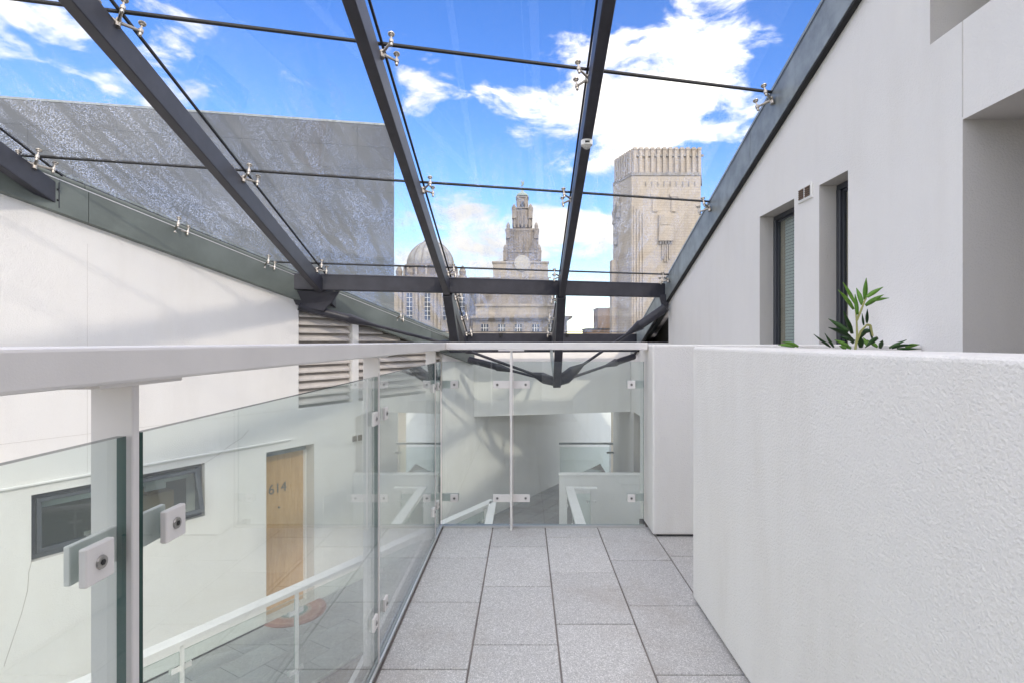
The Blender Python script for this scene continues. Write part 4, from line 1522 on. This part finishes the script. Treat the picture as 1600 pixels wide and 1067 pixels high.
def tier(pxh, pyb, pyt, dep0, mat=TOWST, name='tier', bev=0.0):
    hw_ = pxh * k3
    return MB().box((X3(tcx) - hw_, D3 + dep0, Z3(pyb, dep0)), (X3(tcx) + hw_, D3 + dep0 + 2 * hw_, Z3(pyt, dep0))).build(name, mat, tw, bevel=bev)


MB().box((X3(771), D3 - 2, -24), (X3(856), D3 + 14, Z3(410.5))).build('base_block', SOOTY, tw)
MB().box((X3(769.5), D3 - 2.3, Z3(412.5)), (X3(857.5), D3 + 14, Z3(410))).build('cornice', SOOTY, tw)
t1 = tier(29, 411, 392, 0)
t2 = tier(25.5, 392, 357, .6)
t3 = tier(16, 357, 322, 2.2, bev=1.1)
t4 = tier(9.5, 322, 306, 3.4, bev=.6)
for (pxh, py, hh, dp, par) in ((29.5, 393, 1.9, 0, t1), (25, 358, 2.0, .6, t2), (16, 325, 1.7, 2.2, t3), (9, 307, 1.0, 3.4, t4)):
    for sx in (-1, 1):
        for dy in (0, 2 * pxh * k3):
            x = X3(tcx) + sx * (pxh - 3) * k3
            q = MB()
            s_ = 3.2 * k3 * (1 if pxh > 12 else .7)
            q.box((x - s_, D3 + dp + dy - s_, Z3(py + 14)), (x + s_, D3 + dp + dy + s_, Z3(py)))
            q.lathe((x, D3 + dp + dy, Z3(py)), [(s_ * 1.25, 0), (s_ * 1.25, .25), (s_ * .8, .35), (s_ * .95, hh * .5), (s_ * .6, hh * .8), (s_ * .12, hh)], 10)
            q.build('pinnacle', TOWST, par)
for (pxh, py, dp) in ((30, 392.5, -.2), (26.5, 358.5, .4), (17, 323.5, 2.0), (10.2, 306.5, 3.2)):
    tier(pxh, py + 2, py, dp, TOWST, 'cornice')
for k in range(6):
    x = X3(tcx - 20 + k * 8)
    MB().box((x - .22, D3 + .35, Z3(389)), (x + .22, D3 + .62, Z3(361))).build('pilaster', TOWST, t2)
for k in range(5):
    x = X3(tcx - 12 + k * 6)
    MB().box((x - .25, D3 + 1.95, Z3(353)), (x + .25, D3 + 2.22, Z3(327))).build('pilaster', TOWST, t3)
MB().box((X3(814.2), D3 + 2.1, Z3(352)), (X3(818), D3 + 2.19, Z3(334))).build('slit_window', CITYG, t3)
MB().box((X3(815), D3 + 3.3, Z3(320)), (X3(818), D3 + 3.39, Z3(310))).build('slit_window', CITYG, t4)
q = MB()
q.lathe((X3(tcx), D3 + 5, Z3(307, 5)), [(1.7, 0), (1.6, .5), (1.1, .9), (.5, 1.2), (.3, 1.9), (.16, 2.4)], 16)
q.build('cupola', VERD, tw)
# pale disc with marks, standing in for an arched reflection before the tower
q = MB()
q.tube((X3(tcx), D3 - 2.35, Z3(413)), (X3(tcx), D3 - 2.02, Z3(413)), 12.2 * k3, n=32)
refl_disc = q.build('reflection_disc', REFLDISC, tw)
q = MB()
for k in range(12):
    a = 2 * math.pi * k / 12
    c = Vector((X3(tcx) + 10.2 * k3 * math.sin(a), D3 - 2.36, Z3(413) + 10.2 * k3 * math.cos(a)))
    q.box(c - Vector((.12, .03, .12)), c + Vector((.12, .0, .12)))
q.build('disc_marks', SOOTY, refl_disc)
# bird: body, raised wings, neck and beak, one continuous figure
bb = Vector((X3(816.5), D3 + 5, Z3(293, 5)))
q = MB()
q.path([bb + Vector((0, 0, -.3)), bb + Vector((0, 0, .15))], [.12, .14], 8)
q.path([bb + Vector((-.45, 0, .25)), bb + Vector((-.2, 0, .55)), bb + Vector((.05, 0, .95)), bb + Vector((.2, 0, 1.3)), bb + Vector((.28, 0, 1.7)), bb + Vector((.22, 0, 1.95)), bb + Vector((.0, 0, 1.98))],
       [.08, .26, .33, .25, .13, .14, .03], 10)
for s in (-1, 1):
    wv = [bb + Vector((.05, s * .2, .9)), bb + Vector((-.35, s * .55, 1.35)), bb + Vector((-.55, s * .75, 2.0)), bb + Vector((-.2, s * .45, 1.7)), bb + Vector((.15, s * .28, 1.2))]
    q.add([tuple(p + Vector((0, .04, 0))) for p in wv] + [tuple(p - Vector((0, .04, 0))) for p in wv], [(0, 1, 2, 3, 4), (9, 8, 7, 6, 5)] + [(k, 5 + k, 5 + (k + 1) % 5, (k + 1) % 5) for k in range(5)])
q.build('bird_statue', VERD, tw)

# broad ventilation tower
D4 = 75.0
k4 = D4 / F
X4 = lambda px: (px - CX) * k4
Z4 = lambda py: (CY - py) * k4
vt = thing('ventilation_tower', 'massive buff stone tower with fluted top and chamfered corner at right', 'tower', (X4(1040), D4, -24))
poly = [(12.97, 79.9), (X4(987), D4), (X4(1095), D4), (X4(1095) + 1.6, 80), (25.4, 88), (14.9, 88)]
zl = Z4(273)
MB().prism(poly, -24, zl).build('shaft', VENTST, vt)
inset = [(13.25, 79.95), (X4(988.5), D4 + .30), (X4(1093.5), D4 + .30), (X4(1094) + 1.4, 80), (25.1, 87.6), (15.1, 87.6)]
crown = MB().prism(inset, zl, Z4(231)).build('crown', VENTST, vt)
MB().prism([(12.9, 79.85), (X4(986.5), D4 - .12), (X4(1095.5), D4 - .12), (X4(1096) + 1.7, 80), (25.5, 88.1), (14.8, 88.1)], zl - .12, zl + .28).build('ledge', CARVE, vt)
for k in range(12):
    px = 990 + k * 9.2
    q = MB()
    wv = 4.6
    q.box((X4(px), D4 + .02, zl + .28), (X4(px + wv), D4 + .31, Z4(233.5)))
    q.box((X4(px - .5), D4 - .04, Z4(233.5)), (X4(px + wv + .5), D4 + .5, Z4(230.2)))
    q.build('fin', VENTST, crown)
    MB().box((X4(px + wv + .6), D4 + .05, Z4(244)), (X4(px + wv + 4.0), D4 + .29, Z4(241))).build('bracket', CARVE, crown)
for k in range(7):
    t = (k + .3) / 7.2
    c0 = Vector((13.25, 79.95, 0)).lerp(Vector((X4(988.5), D4 + .3, 0)), t)
    nn = Vector((-.94, -.34, 0))
    tt = Vector((.34, -.94, 0))
    q = MB()
    q.obox(c0, tt, nn, (0, 0, 1), (0, -.01, zl + .28), (.36, .24, Z4(232)))
    q.build('fin', VENTST, crown)
for k in range(9):
    px = 1008 + k * 9.6
    MB().box((X4(px), D4 - .10, Z4(291)), (X4(px + 1.6), D4 - .002, Z4(284))).build('stud', CARVE, vt)
for px in (1019, 1048.5):
    q = MB()
    q.box((X4(px), D4 - .18, Z4(331)), (X4(px + 8), D4 - .002, Z4(305))).box((X4(px - 2.5), D4 - .26, Z4(308)), (X4(px + 10.5), D4 - .003, Z4(303.5)))
    q.build('carved_strip', VENTST, vt)
q = MB()
q.box((X4(1029), D4 - .40, Z4(371)), (X4(1050), D4 - .002, Z4(336))).box((X4(1028), D4 - .5, Z4(377)), (X4(1051), D4 - .003, Z4(371)))
pn = q.build('carved_panel', VENTST, vt)
q = MB()
q.box((X4(1031), D4 - .46, Z4(352)), (X4(1048), D4 - .405, Z4(338)))
q.build('relief', VENTST, pn)
for k in range(5):
    MB().box((X4(1030 + k * 4.2), D4 - .36, Z4(382)), (X4(1032.4 + k * 4.2), D4 - .004, Z4(377.1))).build('corbel', CARVE, pn)
for k in range(4):
    MB().box((X4(1034 + k * 3.5), D4 - .22, Z4(412 - abs(k - 1.5) * 5)), (X4(1036.2 + k * 3.5), D4 - .004, Z4(382.1))).build('stem_fluting', VENTST, pn)
for k in range(4):
    px = 990 + k * 4.6
    MB().box((X4(px), D4 - .16, -10), (X4(px + 2.6), D4 - .002, Z4(322 + k * 4))).build('pilaster', VENTST, vt)
for (px, a, b_) in ((961, 352, 316), (968, 345, 311), (963, 385, 358)):
    t = (px - 958) / 29
    c0 = Vector((12.97, 79.9, 0)).lerp(Vector((X4(987), D4, 0)), t)
    q = MB()
    q.lathe((c0.x - .05, c0.y - .1, Z4(a) * 1.05), [(.12, 0), (.42, .3), (.3, 1.0), (.45, 1.9), (.2, 2.6), (.28, 3.0), (.05, 3.3)], 10)
    q.build('carved_figure', CARVE, vt)
MB().box((12.55, D4 + 3.5, -24), (14.2, D4 + 5.4, Z4(400))).build('buttress', VENTST, vt)

# low brick block beside the tower
D5 = 130.0
k5 = D5 / F
lb = thing('brick_block', 'small brown brick block with a flat roof left of the buff tower', 'building', ((944 - CX) * k5, D5, -24))
MB().box(((934 - CX) * k5, D5, -24), ((960 - CX) * k5, D5 + 8, (CY - 482) * k5)).build('wall', BROWNST, lb)
MB().box(((933 - CX) * k5, D5 - .3, (CY - 482) * k5), ((960 - CX) * k5, D5 + 8, (CY - 480.5) * k5)).build('roof_edge', SOOTY, lb)
lb2 = thing('low_roof_building', 'low dark roofed building just above the gutter left of the buff tower', 'building', ((925 - CX) * k5, D5 - 10, -24))
MB().box(((908 - CX) * k5, D5 - 12, -24), ((962 - CX) * k5, D5 - 3, (CY - 516) * k5)).build('wall', BROWNST, lb2)
MB().box(((907 - CX) * k5, D5 - 12.3, (CY - 516) * k5), ((962 - CX) * k5, D5 - 3, (CY - 514.5) * k5)).build('roof', ASPH, lb2)
